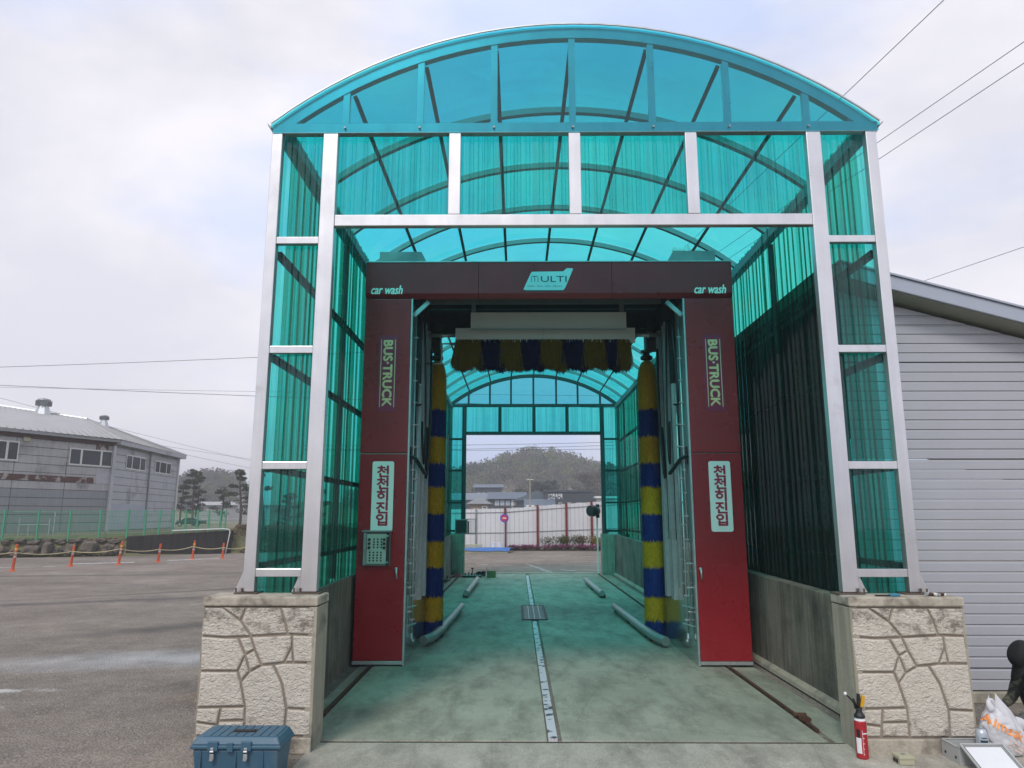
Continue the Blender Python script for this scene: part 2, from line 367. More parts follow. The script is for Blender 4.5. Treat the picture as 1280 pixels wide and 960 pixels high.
# ------------------------------------------------------------------ ground
def terrain_h(x, y):
    def ss(a, b, t):
        t = max(0, min(1, (t - a) / (b - a))); return t * t * (3 - 2 * t)
    z = -0.03
    # raised yard of the old factory, left behind the retaining wall
    wy = 29.4 + (x + 21) * 0.28 if x < -16.4 else 30.75 + (x + 16.4) * 0.62
    if x < -12.6:
        z += (0.78 + 0.035 * max(0, x + 22)) * ss(0.15, 0.5, y - wy) if x > -60 else 0.8 * ss(0.15, 0.5, y - wy)
    elif x < 0:
        z += (1.05 * ss(-0.2, 3.4, y - wy)) * (1 - ss(-9.5, -6.0, x))
    f = ss(38, 56, y) * ss(0, -8, x) ; z = z * (1 - f) + (-0.45) * f if x > -21 else z
    z += ss(110, 230, y) * 5.0
    if y > 150: z += noise.noise(Vector((x * 0.01, y * 0.01, 3))) * 2 * ss(150, 260, y)
    return z
mb = MB()
xs = sorted(set([-420, -300, -200, -140, -100, -70, -50, -40] + [-32 + i * 0.5 for i in range(66)] + [2, 6, 12, 20, 30, 45, 60, 90, 130, 180, 260, 420]))
ys = sorted(set([-80, -40, -10, 5, 15, 20, 25] + [28 + i * 0.3 for i in range(42)] + [42, 45, 48, 52, 56, 62, 70, 80, 95, 110, 130, 150, 170, 200, 230, 270, 330, 450, 700]))
for y in ys:
    for x in xs: mb.v.append((x, y, terrain_h(x, y)))
nx = len(xs)
for j in range(len(ys) - 1):
    for i in range(nx - 1): a = j * nx + i; mb.f.append((a, a + 1, a + nx + 1, a + nx))
GRASSG = M('dry_spring_grass_ground', (0.17, 0.165, 0.075), 0.95, 0, 0.3, 0.6, bump=0.8, bs=6, dirt=(0.13, 0.10, 0.065), dirt_s=0.35)
struct('ground', mb, GRASSG, smooth=True)

mb = MB().add([(-60, -30, 0), (60, -30, 0), (60, 36, 0), (-12.9, 36, 0), (-12.9, 32.85, 0), (-16.4, 30.8, 0), (-21, 29.45, 0), (-60, 20, 0)], [tuple(range(8))])
lot = struct('asphalt_lot', mb, ASPH)
mb = MB().box(-1.50, 9.0, 1.2, 5.655, -0.1, 0.012)
struct('concrete_apron', mb, APRON, bevel=0.008)
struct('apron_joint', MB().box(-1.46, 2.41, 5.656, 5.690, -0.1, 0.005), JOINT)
# wash floor slabs: three lanes, cross joints cut between slab pieces
fl = thing('wash_floor', (0.4, 13, 0), '', ''); del fl['label']; del fl['category']; fl['kind'] = 'structure'
ycuts = [5.692, 9.1, 12.85, 17.0, 21.26]
for i in range(4):
    y0, y1 = ycuts[i] + 0.004 * (i > 0), ycuts[i + 1] - 0.004
    part('floor_slab', MB().box(-1.605, 0.215, y0, y1, -0.1, 0.016), FLOOR, fl, bevel=0.004)
    part('floor_slab', MB().box(0.325, 2.285, y0, y1, -0.1, 0.016), FLOOR, fl, bevel=0.004)
    part('side_slab', MB().box(-1.765, -1.665, y0, y1, -0.1, 0.010), FLOOR, fl, bevel=0.004)
    part('side_slab', MB().box(2.345, 2.60, y0, y1, -0.1, 0.010), FLOOR, fl, bevel=0.004)
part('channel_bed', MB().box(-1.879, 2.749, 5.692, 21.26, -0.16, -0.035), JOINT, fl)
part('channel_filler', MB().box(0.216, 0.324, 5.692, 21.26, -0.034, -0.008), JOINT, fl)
part('wall_kerb', MB().prism([(2.69, 0.02), (2.749, 0.02), (2.749, 0.085), (2.70, 0.055)], 'y', 5.72, 21.2), PLAINC, fl)
part('end_sill', MB().box(-1.52, 2.40, 21.265, 21.62, -0.1, 0.03), PLAINC, fl, bevel=0.01)

STRIP = M('flaking_white_cover_strip', (0.62, 0.60, 0.64), 0.55, 0.2, 0.1, 9, dirt=(0.05, 0.05, 0.055), dirt_s=9, dirt_p=(0.555, 0.60))
def strip(y0, y1, n, lab):
    t = thing('channel_cover', (0.25, (y0 + y1) / 2, 0), lab, 'channel cover', 'cover strips along the middle of the floor')
    L = (y1 - y0) / n
    for i in range(n): part('cover_plate', MB().box(0.226, 0.294, y0 + i * L + 0.004, y0 + (i + 1) * L - 0.004, -0.010, 0.022), STRIP, t)
strip(5.72, 11.78, 6, 'long flaking white cover strip running from the apron to the floor grate')
strip(13.9, 20.6, 6, 'shorter white cover strip on the floor beyond the dark grate')
t = thing('floor_grate', (0.27, 12.85, 0), 'dark square steel drain grate in the middle of the wash floor', 'drain grate')
part('grate_frame', MB().box(0.06, 0.48, 11.92, 11.97, 0.012, 0.030).box(0.06, 0.48, 13.73, 13.78, 0.012, 0.030).box(0.06, 0.10, 11.97, 13.73, 0.012, 0.030).box(0.44, 0.48, 11.97, 13.73, 0.012, 0.030), DARK, t)
g = part('grate_bar', MB().box(0.10, 0.44, 11.99, 12.02, 0.016, 0.027), GALVD, t)
for i in range(1, 28): like(g, 0, i * 0.063, 0)
for i in range(3): part('grate_rib', MB().box(0.175 + i * 0.09, 0.185 + i * 0.09, 11.97, 13.73, 0.018, 0.031), GALV, t)
for X, lab in ((-1.636, 'rusty floor rail beside the concrete wall on the control box side'), (2.316, 'rusty floor rail with a bolted stop near the foam can')):
    t = thing('floor_rail', (X, 13.5, 0), lab, 'floor rail', 'gantry floor rails')
    part('rail_bar', MB().box(X - 0.014, X + 0.014, 5.95, 21.1, -0.05, 0.030), RUST, t, bevel=0.003)
    part('end_stop', MB().box(X - 0.035, X + 0.035, 6.15, 6.24, 0.030, 0.055).tube([(X - 0.05, 6.30, 0.045), (X + 0.05, 6.30, 0.045)], 0.016, 8), RUST, t)

# ------------------------------------------------------------------ concrete side walls and rear piers
for x0, x1, lab in ((-1.925, -1.88, 'low stained concrete wall behind the column with the control box'), (2.75, 2.885, 'streaked low concrete wall along the grey warehouse side')):
    mb = MB().hexa([(x0, 5.72, -0.1), (x1, 5.72, -0.1), (x1, 21.2, -0.1), (x0, 21.2, -0.1), (x0, 5.72, 0.955), (x1, 5.72, 0.955), (x1, 21.2, 1.13), (x0, 21.2, 1.13)])
    solo('concrete_wall', mb, GREYW, lab, 'concrete wall', (x0, 13.4, 0), 'low walls under the canopy sides', bevel=0.006)
for x0, x1, lab in ((-2.30, -1.53, 'plain concrete rear pier beside the tool tray'), (2.395, 3.20, 'plain concrete rear pier beside the round black lamp')):
    solo('rear_pier', MB().box(x0, x1, 20.88, 21.255, -0.1, 1.14), PLAINC, lab, 'concrete pier', (x0, 21, 0), 'rear piers', bevel=0.012)

# ------------------------------------------------------------------ stone clad front pillars
POLY = [
 [(350,270),(430,270),(520,330),(575,395),(460,400),(355,393)], [(430,270),(535,270),(520,330)],
 [(535,270),(685,270),(712,325),(735,386),(575,395),(520,330)], [(685,270),(845,270),(850,390),(735,386),(712,325)],
 [(355,393),(460,400),(520,400),(562,472),(540,540),(375,540)], [(520,400),(575,395),(600,450),(562,472)],
 [(562,472),(600,450),(640,515),(592,542)], [(562,472),(592,542),(560,585),(540,540)],
 [(575,395),(755,387),(762,440),(735,505),(640,515),(600,450)], [(762,440),(777,504),(735,505)],
 [(755,387),(850,390),(866,505),(777,504),(762,440)], [(375,540),(540,540),(560,585),(595,685),(385,690)],
 [(560,585),(592,542),(640,515),(690,512),(740,590),(775,692),(781,805),(608,805),(595,685)],
 [(690,512),(735,505),(866,505),(887,697),(775,692),(740,590)], [(775,692),(887,697),(897,805),(781,805)],
 [(385,690),(490,688),(487,760),(388,748)], [(490,688),(595,685),(602,742),(488,744)],
 [(388,748),(487,760),(485,805),(395,805)], [(488,744),(602,742),(608,805),(485,805)]]
def inset(poly, d):
    n = len(poly); A = sum(poly[i][0] * poly[(i + 1) % n][1] - poly[(i + 1) % n][0] * poly[i][1] for i in range(n))
    if A < 0: poly = poly[::-1]
    out = []
    for i in range(n):
        p0, p1, p2 = Vector(poly[i - 1]), Vector(poly[i]), Vector(poly[(i + 1) % n])
        a = (p1 - p0).normalized(); b = (p2 - p1).normalized()
        n1 = Vector((-a.y, a.x)); n2 = Vector((-b.y, b.x)); m = (n1 + n2); k = max(0.35, 1 + n1.dot(n2))
        out.append(p1 + m * (d / k))
    return out
def pillar(x0, x1, lab):
    t = thing('stone_pillar', ((x0 + x1) / 2, 5.56, 0), lab, 'pillar', 'stone faced pillars at the front')
    Y0 = 5.435
    part('pillar_core', MB().box(x0 + 0.004, x1 - 0.004, Y0, 5.72, 0.0, 0.998), MORTAR, t)
    part('inner_face', MB().box(*( (x1 - 0.06, x1) if x0 < 0 else (x0, x0 + 0.06) ), Y0 - 0.012, 5.73, 0.0, 0.998), PLAINC, t, bevel=0.006)
    part('outer_face', MB().box(*( (x0, x0 + 0.02) if x0 < 0 else (x1 - 0.02, x1) ), Y0 - 0.002, 5.73, 0.0, 0.998), PLAINC, t)
    part('cap', MB().box(x0 - 0.004, x1 + 0.004, Y0 - 0.020, 5.734, 1.003, 1.070), CAPM, t, bevel=0.012)
    part('plinth', MB().box(x0 + 0.002, x1 - 0.002, Y0 - 0.022, Y0 + 0.05, 0.0, 0.108), CAPM, t, bevel=0.008)
    W = x1 - x0; fx0 = x0 + (0.0 if x0 > 0 else 0.0); off = 0.0
    for pl in POLY:
        q = []
        for (x, y) in pl:
            v = (y - 270) / 535; l = 350 + 45 * v; r = 845 + 52 * v; u = (x - l) / (r - l)
            q.append((x0 + 0.006 + u * (W - 0.012), 0.115 + (1 - v) * (0.997 - 0.115)))
        a = inset(q, 0.0080); b = inset(q, 0.0092); c = inset(q, 0.017); n = len(a)
        dz = R_.uniform(-0.003, 0.003); mb = MB()
        vs = [(p[0], Y0 + 0.004, p[1]) for p in a] + [(p[0], Y0 - 0.010 + dz, p[1]) for p in b] + [(p[0], Y0 - 0.017 + dz, p[1]) for p in c]
        fs = [(i, (i + 1) % n, n + (i + 1) % n, n + i) for i in range(n)] + [(n + i, n + (i + 1) % n, 2 * n + (i + 1) % n, 2 * n + i) for i in range(n)] + [tuple(range(2 * n, 3 * n))]
        part('stone', mb.add(vs, fs), STONE, t)
    return t
pillar(-2.30, -1.463, 'stone faced pillar with the blue toolbox at its foot')
pillar(2.405, 3.235, 'stone faced pillar with the red foam can leaning at its foot')

# ------------------------------------------------------------------ canopy
CX, RR, ZC = 0.485, 4.02, 1.845
YF, YB = 5.662, 21.20
def arc(x, r=RR): return ZC + math.sqrt(r * r - (x - CX) ** 2)
XL, XR = -2.09, 3.06
cano = thing('wash_canopy', (0.485, 13.4, 1.07), 'long arched canopy of teal polycarbonate sheets on silver steel posts', 'canopy')
def arc_poly(r0, r1, x0=XL, x1=XR, n=28):
    a0 = math.asin((x0 - CX) / RR); a1 = math.asin((x1 - CX) / RR)
    A = [a0 + (a1 - a0) * i / n for i in range(n + 1)]
    return [(CX + r1 * math.sin(a), ZC + r1 * math.cos(a)) for a in A], [(CX + r0 * math.sin(a), ZC + r0 * math.cos(a)) for a in A]
def arc_rib(y0, y1, r0, r1, mat, name):
    o, i_ = arc_poly(r0, r1); n = len(o); mb = MB()
    vs = [(x, y0, z) for x, z in o] + [(x, y0, z) for x, z in i_] + [(x, y1, z) for x, z in o] + [(x, y1, z) for x, z in i_]
    fs = []
    for k in range(n - 1):
        fs += [(k, k + 1, n + k + 1, n + k), (2 * n + k, 3 * n + k, 3 * n + k + 1, 2 * n + k + 1), (k, 2 * n + k, 2 * n + k + 1, k + 1), (n + k, n + k + 1, 3 * n + k + 1, 3 * n + k)]
    fs += [(0, n, 3 * n, 2 * n), (n - 1, 3 * n - 1, 4 * n - 1, 2 * n - 1)]
    return part(name, mb.add(vs, fs), mat, cano)
NB = 13; STEP = (YB - YF) / NB
for k in range(1, NB):
    y = YF + STEP * k
    arc_rib(y - 0.03, y + 0.03, RR - 0.075, RR - 0.012, ROOFT, 'arch_rib')
PX = (-1.469, -0.832, -0.199, 0.474, 1.157, 1.801, 2.471)
for x in PX:
    a = math.asin((x - CX) / RR); c, s_ = math.cos(a), math.sin(a)
    def q(dx, dr): return (CX + (RR - dr) * s_ + dx * c, ZC + (RR - dr) * c - dx * s_)
    part('purlin', MB().prism([q(-0.018, 0.078), q(0.018, 0.078), q(0.018, 0.118), q(-0.018, 0.118)], 'y', YF + 0.07, YB - 0.07), PURL, cano)
for k in range(NB):
    y0, y1 = YF + STEP * k + (-0.078 if k == 0 else 0.002), YF + STEP * (k + 1) + (0.078 if k == NB - 1 else 0)
    o, _ = arc_poly(RR, RR + 0.004, XL - 0.012, XR + 0.012, 36); n = len(o); mb = MB()
    mb.add([(x, y0, z) for x, z in o] + [(x, y1, z) for x, z in o], [(i, i + 1, n + i + 1, n + i) for i in range(n - 1)])
    part('roof_sheet', mb, ROOFM, cano, smooth=True)
# thin metal edge trim of the roof sheets, little gutter ends
for y in (YF - 0.090, YB + 0.079):
    arc_rib(y, y + 0.012, RR + 0.006, RR + 0.018, GALV, 'roof_edge_trim')
for X, d in ((XL - 0.008, -1), (XR + 0.008, 1)):
    part('gutter', MB().prism([(X, 4.90), (X + d * 0.030, 4.930), (X + d * 0.032, 4.945), (X + d * 0.004, 4.918), (X - d * 0.004, 4.915)], 'y', YF - 0.075, YB + 0.075), GALVD, cano)
# end frames (front and rear)
POST = [(-2.09, -2.0), (-1.65, -1.525), (2.447, 2.57), (2.95, 3.04)]
RZ = (3.90, 2.97, 2.04, 1.226)
MULL = (-0.529, 0.486, 1.472)
def trap(x0, x1, y, z0, z1, pitch, amp, mat, name, nz=1, axis='x', seed=0, smooth=False):
    rr = random.Random(seed); mb = MB(); xs_ = []; x = x0; ph = rr.random() * pitch
    pts = [(x0, 0.0)]; x = x0 - ph; k = 0
    while x < x1:
        for f, a in ((0.10, 0), (0.22, 1), (0.52, 1), (0.64, 0)):
            xx = x + pitch * f
            if x0 < xx < x1: pts.append((xx, amp * a * rr.uniform(0.85, 1.15)))
        x += pitch * rr.uniform(0.6, 1.5)
    pts.append((x1, 0.0)); n = len(pts)
    for zz in (z0, z1):
        for (a, b) in pts: mb.v.append((a, y + b, zz) if axis == 'x' else (y + b, a, zz))
    mb.f += [(i, i + 1, n + i + 1, n + i) for i in range(n - 1)]
    return part(name, mb, mat, cano, smooth=False)
seed = 0
for yc, sgn, zb in ((YF, 1, 1.07), (YB, -1, 1.14)):
    y0, y1 = sorted((yc - 0.06 * sgn, yc + 0.012 * sgn))
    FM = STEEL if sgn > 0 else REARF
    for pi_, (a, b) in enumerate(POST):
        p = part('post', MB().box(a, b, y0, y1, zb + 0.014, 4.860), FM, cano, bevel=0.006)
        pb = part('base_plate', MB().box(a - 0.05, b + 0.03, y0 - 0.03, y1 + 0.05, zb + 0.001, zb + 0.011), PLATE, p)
        gx = a if pi_ < 2 else b; d = -1 if pi_ < 2 else 1
        part('gusset', MB().prism([(gx, zb + 0.014), (gx + d * 0.075, zb + 0.014), (gx + d * 0.055, zb + 0.05), (gx, zb + 0.19)], 'y', y0 + 0.03, y0 + 0.038), STEEL, p)
        for dx in (-0.03, 0.015):
            bx = (a if d < 0 else b) + (dx if d < 0 else -dx)
            part('bolt', MB().tube([(bx - 0.012 * (d < 0), y0 - 0.012, zb + 0.013), (bx - 0.012 * (d < 0), y0 - 0.012, zb + 0.045)], 0.007, 6), PLATE, p)
    ym = (y0 + y1) / 2
    for z in RZ:
        for a, b in ((-2.0, -1.65), (2.57, 2.95)):
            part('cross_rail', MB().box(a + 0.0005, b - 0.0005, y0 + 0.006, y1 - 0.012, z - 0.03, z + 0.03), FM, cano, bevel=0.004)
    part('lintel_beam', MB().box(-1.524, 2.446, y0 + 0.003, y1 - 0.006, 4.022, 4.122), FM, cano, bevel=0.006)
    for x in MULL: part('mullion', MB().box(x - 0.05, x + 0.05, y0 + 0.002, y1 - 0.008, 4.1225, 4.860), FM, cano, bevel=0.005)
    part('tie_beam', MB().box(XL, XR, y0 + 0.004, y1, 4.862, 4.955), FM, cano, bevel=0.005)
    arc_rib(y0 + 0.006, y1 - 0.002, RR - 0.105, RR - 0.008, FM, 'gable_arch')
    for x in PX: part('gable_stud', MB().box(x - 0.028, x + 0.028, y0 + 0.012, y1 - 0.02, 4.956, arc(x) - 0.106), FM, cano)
    # flat gable sheet on the outer face
    yg = yc - 0.068 * sgn
    n = 36; mb = MB(); A = [XL + (XR - XL) * i / n for i in range(n + 1)]
    mb.add([(x, yg, 4.863) for x in A] + [(x, yg, max(4.868, arc(x) - 0.004)) for x in A], [(i, i + 1, n + 2 + i, n + 1 + i) for i in range(n)])
    part('gable_sheet', mb, GABLE, cano)
    # sheets behind the posts
    ys_ = yc + 0.018 * sgn
    zones = [(3.93, 4.860), (3.0, 3.87), (2.07, 2.94), (1.256, 2.01), (zb + 0.01, 1.196)]
    for a, b in ((-2.02, -1.60), (2.52, 2.965)):
        for z0, z1 in zones:
            seed += 1; trap(a, b, ys_, z0 - 0.028, z1 + 0.028, 0.075, 0.012, TEALF, 'end_panel', seed=seed)
    edges = [-1.56] + list(MULL) + [2.50]
    for a, b in zip(edges[:-1], edges[1:]):
        seed += 1; trap(a, b, ys_, 4.05, 4.90, 0.075, 0.012, TEALF, 'end_panel', seed=seed)
    for x in PX:
        for z in (4.905,):
            part('screw', MB().tube([(x, yg - 0.008 * sgn, z), (x, yg + 0.006 * sgn, z)], 0.010, 6), GALVD, cano)
# side frames and cladding
for X, xi, s_ in ((-1.955, -2.02, -1), (2.915, 2.985, 1)):
    part('eave_beam', MB().box(min(X, xi) - (0.0 if s_ < 0 else 0.03), max(X, xi) + (0.03 if s_ < 0 else 0.0), YF + 0.065, YB - 0.065, 4.80, 4.90), ROOFT, cano)
    for z in (3.82, 2.93, 2.03, 1.27):
        part('girt', MB().box(xi - 0.024, xi + 0.0305, YF + 0.065, YB - 0.065, z - 0.025, z + 0.025), GIRTM, cano)
    for k in range(2, NB, 2):
        y = YF + STEP * k
        part('side_post', MB().box(xi - 0.02, xi + 0.03, y - 0.03, y + 0.03, 0.98, 4.80) if s_ > 0 else MB().box(xi - 0.03, xi + 0.02, y - 0.03, y + 0.03, 0.98, 4.80), GIRTM, cano)
    for k in range(NB):
        seed += 1
        trap(YF + 0.06 + (YB - YF - 0.12) * k / NB, YF + 0.06 + (YB - YF - 0.12) * (k + 1) / NB + 0.03, X - 0.006 * (k % 2) * s_, 0.66, 4.93, 0.135, -0.026 * s_, TEAL, 'side_sheet', axis='y', seed=seed)

# ------------------------------------------------------------------ gantry (the washing machine)
GF, GB = 8.33, 10.14
gan = thing('truck_wash_gantry', (0.376, 9.3, 0), 'red drive-through truck wash gantry with blue and yellow brushes', 'wash gantry')
def column(side):
    if side < 0: xo, xi = -1.838, -1.285
    else: xo, xi = 2.592, 2.015
    x0, x1 = min(xo, xi), max(xo, xi)
    col = part('column_shell', MB().box(x0, x1, GF + 0.03, GF + 0.55, 0.03, 4.235), GALVD, gan)
    lip = 0.022
    part('column_edge', MB().box(*( (x1 + 0.0005, x1 + lip) if side < 0 else (x0 - lip, x0 - 0.0005)), GF + 0.006, GF + 0.05, 0.02, 4.238), GALV, gan, bevel=0.003)
    d = part('lower_door', MB().box(x0 + 0.004, x1 - 0.004, GF, GF + 0.028, 0.075, 2.365), REDP, gan, bevel=0.006)
    part('upper_panel', MB().box(x0 + 0.002, x1 - 0.002, GF, GF + 0.028, 2.378, 4.236), REDP if False else REDU, gan, bevel=0.006)
    part('bottom_trim', MB().box(x0, x1 + 0.0, GF - 0.004, GF + 0.03, 0.035, 0.072), GALV, gan, bevel=0.003)
    # polished inner side panel
    xf = x1 if side < 0 else x0
    k = 1 if side < 0 else -1
    part('side_panel', MB().box(*sorted((xf - 0.012 * k, xf + 0.012 * k)), GF + 0.052, GB, 0.02, 1.35), PANELG, gan)
    part('side_backing', MB().box(*sorted((xf - 0.06 * k, xf - 0.045 * k)), GF + 0.56, GB, 1.35, 4.25), DARK, gan)  # black backing puts the weaker light of the upper part into colour
    part('outer_side_panel', MB().box(*sorted((xo, xo + 0.012 * k)), GF + 0.551, GB, 0.02, 4.25), GALVD, gan)
    part('rear_post', MB().box(*sorted((xf - 0.10 * k, xf - 0.02 * k)), GB + 0.001, GB + 0.06, 0.02, 4.25), GALVD, gan)
    # vertical channels, rod tubes and their clips
    for (yy, ww, z0, z1) in ((9.72, 0.13, 0.62, 4.2), (9.28, 0.16, 0.62, 4.2), (8.92, 0.09, 0.80, 3.3)):
        m = MB().box(*sorted((xf + 0.013 * k, xf + 0.016 * k)), yy, yy + ww, z0, z1)
        m.box(*sorted((xf + 0.016 * k, xf + 0.062 * k)), yy, yy + 0.006, z0, z1).box(*sorted((xf + 0.016 * k, xf + 0.062 * k)), yy + ww - 0.006, yy + ww, z0, z1)
        m.box(*sorted((xf + 0.062 * k, xf + 0.066 * k)), yy, yy + 0.04, z0, z1)
        part('guide_channel', m, GALV, gan)
    for (yy, z0, z1, r, off) in ((8.80, 0.72, 3.25, 0.013, 0.05), (8.66, 0.32, 2.35, 0.015, 0.052), (8.56, 0.42, 4.1, 0.010, 0.035)):
        tb = part('spray_pipe', MB().tube([(xf + off * k, yy, z0), (xf + off * k, yy, z1)], r, 8), GALV, gan, smooth=True)
        nzl = int((z1 - z0) / 0.27)
        for i in range(nzl):
            z = z0 + 0.15 + i * 0.27
            part('pipe_clip', MB().tube([(xf + 0.012 * k, yy, z), (xf + (off + 0.03) * k, yy, z)], 0.008, 6).box(*sorted((xf + (off - r - 0.004) * k, xf + (off + r + 0.004) * k)), yy - r - 0.004, yy + r + 0.004, z - 0.01, z + 0.01), GALV, tb)
    part('pipe_elbow', MB().tube([(xf + 0.052 * k, 8.66, 0.32), (xf + 0.052 * k, 8.66, 0.26), (xf + 0.075 * k, 8.62, 0.24), (xf + 0.085 * k, 8.56, 0.25)], 0.016, 8), GALV, gan, smooth=True)
    part('pipe_cross_arm', MB().tube([(xf + 0.02 * k, 8.50, 0.62), (xf + 0.09 * k, 8.72, 0.62)], 0.010, 6).tube([(xf + 0.02 * k, 8.50, 0.42), (xf + 0.09 * k, 8.72, 0.42)], 0.010, 6), GALV, gan)
    # swivel nozzle arm and hoses
    part('nozzle_arm', MB().tube([(xf + 0.01 * k, 8.42, 2.35), (xf + 0.06 * k, 8.60, 2.33), (xf + 0.13 * k, 8.95, 2.17)], 0.024, 8).tube([(xf + 0.02 * k, 8.50, 2.25), (xf + 0.02 * k, 8.50, 2.46)], 0.016, 6), BLACK, gan)
    for j, (ya, yb, zt, zb) in enumerate(((9.05, 9.22, 4.15, 2.30), (9.55, 9.66, 3.9, 2.15), (8.62, 8.75, 4.2, 3.0))):
        pts = []
        for i in range(15):
            u = i / 14; zz = zt + (zb - zt) * math.sin(math.pi * min(u, 0.5)) if u < 0.5 else zb + (3.0 - zb) * (u - 0.5) * 1.6
            pts.append((xf + (0.075 + 0.03 * math.sin(u * 5 + j)) * k, ya + (yb - ya) * (1 - math.cos(u * math.pi)) / 2 + 0.04 * math.sin(u * 9 + j), zz))
        part('hose', MB().tube(pts, 0.014 + 0.004 * (j == 1), 7), HOSE, gan, smooth=True)
    # corner brace under the beam
    part('corner_brace', MB().bar((xf + 0.02 * k, GF + 0.10, 4.05), (xf + 0.20 * k, GF + 0.10, 4.225), 0.05, 0.035, (0, 1, 0)), GALV, gan)
    return d, x0, x1
REDU = M('maroon_upper_panel_paint', (0.32, 0.018, 0.024), 0.28, 0.0, 0.10, 2.2, streak=0.10, dirt=(0.18, 0.03, 0.03), dirt_p=(0.5, 1.0), rvar=0.12)
doorL, dl0, dl1 = column(-1)
doorR, dr0, dr1 = column(1)
# handles
for dr, x in ((doorL, -1.372), (doorR, 2.055)):
    part('handle', MB().tube([(x, GF - 0.004, 1.065), (x, GF - 0.035, 1.065)], 0.018, 10).tube([(x, GF - 0.032, 1.07), (x + (0.012 if x < 0 else 0.006), GF - 0.036, 0.955)], [0.013, 0.009], 8), GALV, dr, smooth=True)
# beam
segs = [(-1.842, -0.475), (-0.471, 1.143), (1.147, 2.596)]
for a, b in segs:
    part('beam_panel', MB().prism([(GF - 0.02, 4.300), (GF - 0.02, 4.69), (GF + 0.06, 4.69), (GF + 0.06, 4.246), (GF + 0.03, 4.246)], 'x', a, b), REDB, gan, bevel=0.003)
part('beam_top_flashing', MB().box(-1.845, 2.60, GF - 0.03, GF + 0.10, 4.692, 4.704), GALV, gan)
part('gantry_roof_plate', MB().box(-1.83, 2.585, GF + 0.10, GB + 0.05, 4.655, 4.668), DARK, gan)
part('rear_dark_backing', MB().box(-1.83, 2.585, GB + 0.065, GB + 0.12, 4.26, 4.66), DARK, gan)  # added dark sheet; its black stands for shade behind the boards
for x0, x1 in ((-1.8, -1.3), (2.03, 2.55)):
    part('beam_end_plate', MB().box(x0, x1, GF + 0.61, GB, 4.2505, 4.65), DARK, gan)
for y in (8.75, 9.15, 9.6): part('roof_crossbar', MB().box(-1.28, 2.0, y, y + 0.05, 4.56, 4.62), GALVD, gan)
for y in (8.6, 8.95): part('water_pipe', MB().tube([(-1.28, y, 4.50), (2.0, y, 4.50)], 0.02, 8), DARK, gan, smooth=True)
for x0, x1, mt in ((-1.72, -1.10, GALVD), (1.84, 2.46, GALVD)):
    sl = 0.10
    a, b = (x0, x1) if x0 < 0 else (x0, x1)
    q = [(x0, 4.706), (x1, 4.706), (x1 - (sl if x0 < 0 else 0), 4.90), (x0 + (0 if x0 < 0 else sl), 4.90)]
    part('top_housing', MB().prism(q, 'y', GF + 0.16, GF + 0.75), mt, gan, bevel=0.004)
# sheet boards and hanging brush
part('splash_board', MB().box(-0.635, 1.475, 9.40, 9.43, 4.135, 4.375), BOARD, gan, bevel=0.003)
part('splash_board_lip', MB().box(-0.63, 1.47, 9.375, 9.40, 4.128, 4.140), GALV, gan)
bo = part('brush_board', MB().box(-0.86, 0.35, 9.62, 9.65, 4.005, 4.215), BOARD, gan, bevel=0.003)
part('brush_board', MB().box(0.354, 1.625, 9.62, 9.65, 4.005, 4.215), BOARD, gan, bevel=0.003)
for x in (-0.60, 1.42): part('board_hanger', MB().box(x - 0.03, x + 0.03, 9.435, 9.455, 4.30, 4.60), GALVD, gan)
for a, b in ((-1.25, -0.87), (1.63, 1.98)):
    part('brush_shaft', MB().tube([(a, 9.70, 4.13), (b, 9.70, 4.13)], 0.028, 10).tube([(a + 0.18, 9.70, 4.13), (a + 0.21, 9.70, 4.13)], 0.038, 10), GALV, gan, smooth=True)
    part('pipe_bracket', MB().tube([(a, 9.66, 3.72), (a + 0.20 if a < 0 else a + 0.0, 9.66, 3.72), (a + 0.20 if a < 0 else a + 0.0, 9.66, 4.0), (b if a < 0 else a - 0.15, 9.66, 4.0)], 0.016, 8), GALV, gan, smooth=True)
for s_, x in ((-1, -1.20), (1, 1.93)):
    part('brush_motor', MB().box(x - 0.10, x + 0.10, 9.9, 10.12, 3.98, 4.24).tube([(x, 10.0, 4.24), (x, 10.0, 4.40)], 0.06, 10), DARK, gan, bevel=0.01)
    part('motor_arm', MB().box(min(x, x - s_ * 0.02) - 0.15, max(x, x) + 0.15, 10.0, 10.06, 4.30, 4.36), DARK, gan)
BRYD = M('shaded_yellow_bristle', (0.20, 0.13, 0.012), 0.8, 0, 0.3, 30, spec=0.1); BRBD = M('shaded_blue_bristle', (0.008, 0.014, 0.07), 0.8, 0, 0.3, 30, spec=0.1)  # darker copies of the bristle colours, with the top brush's shade put in
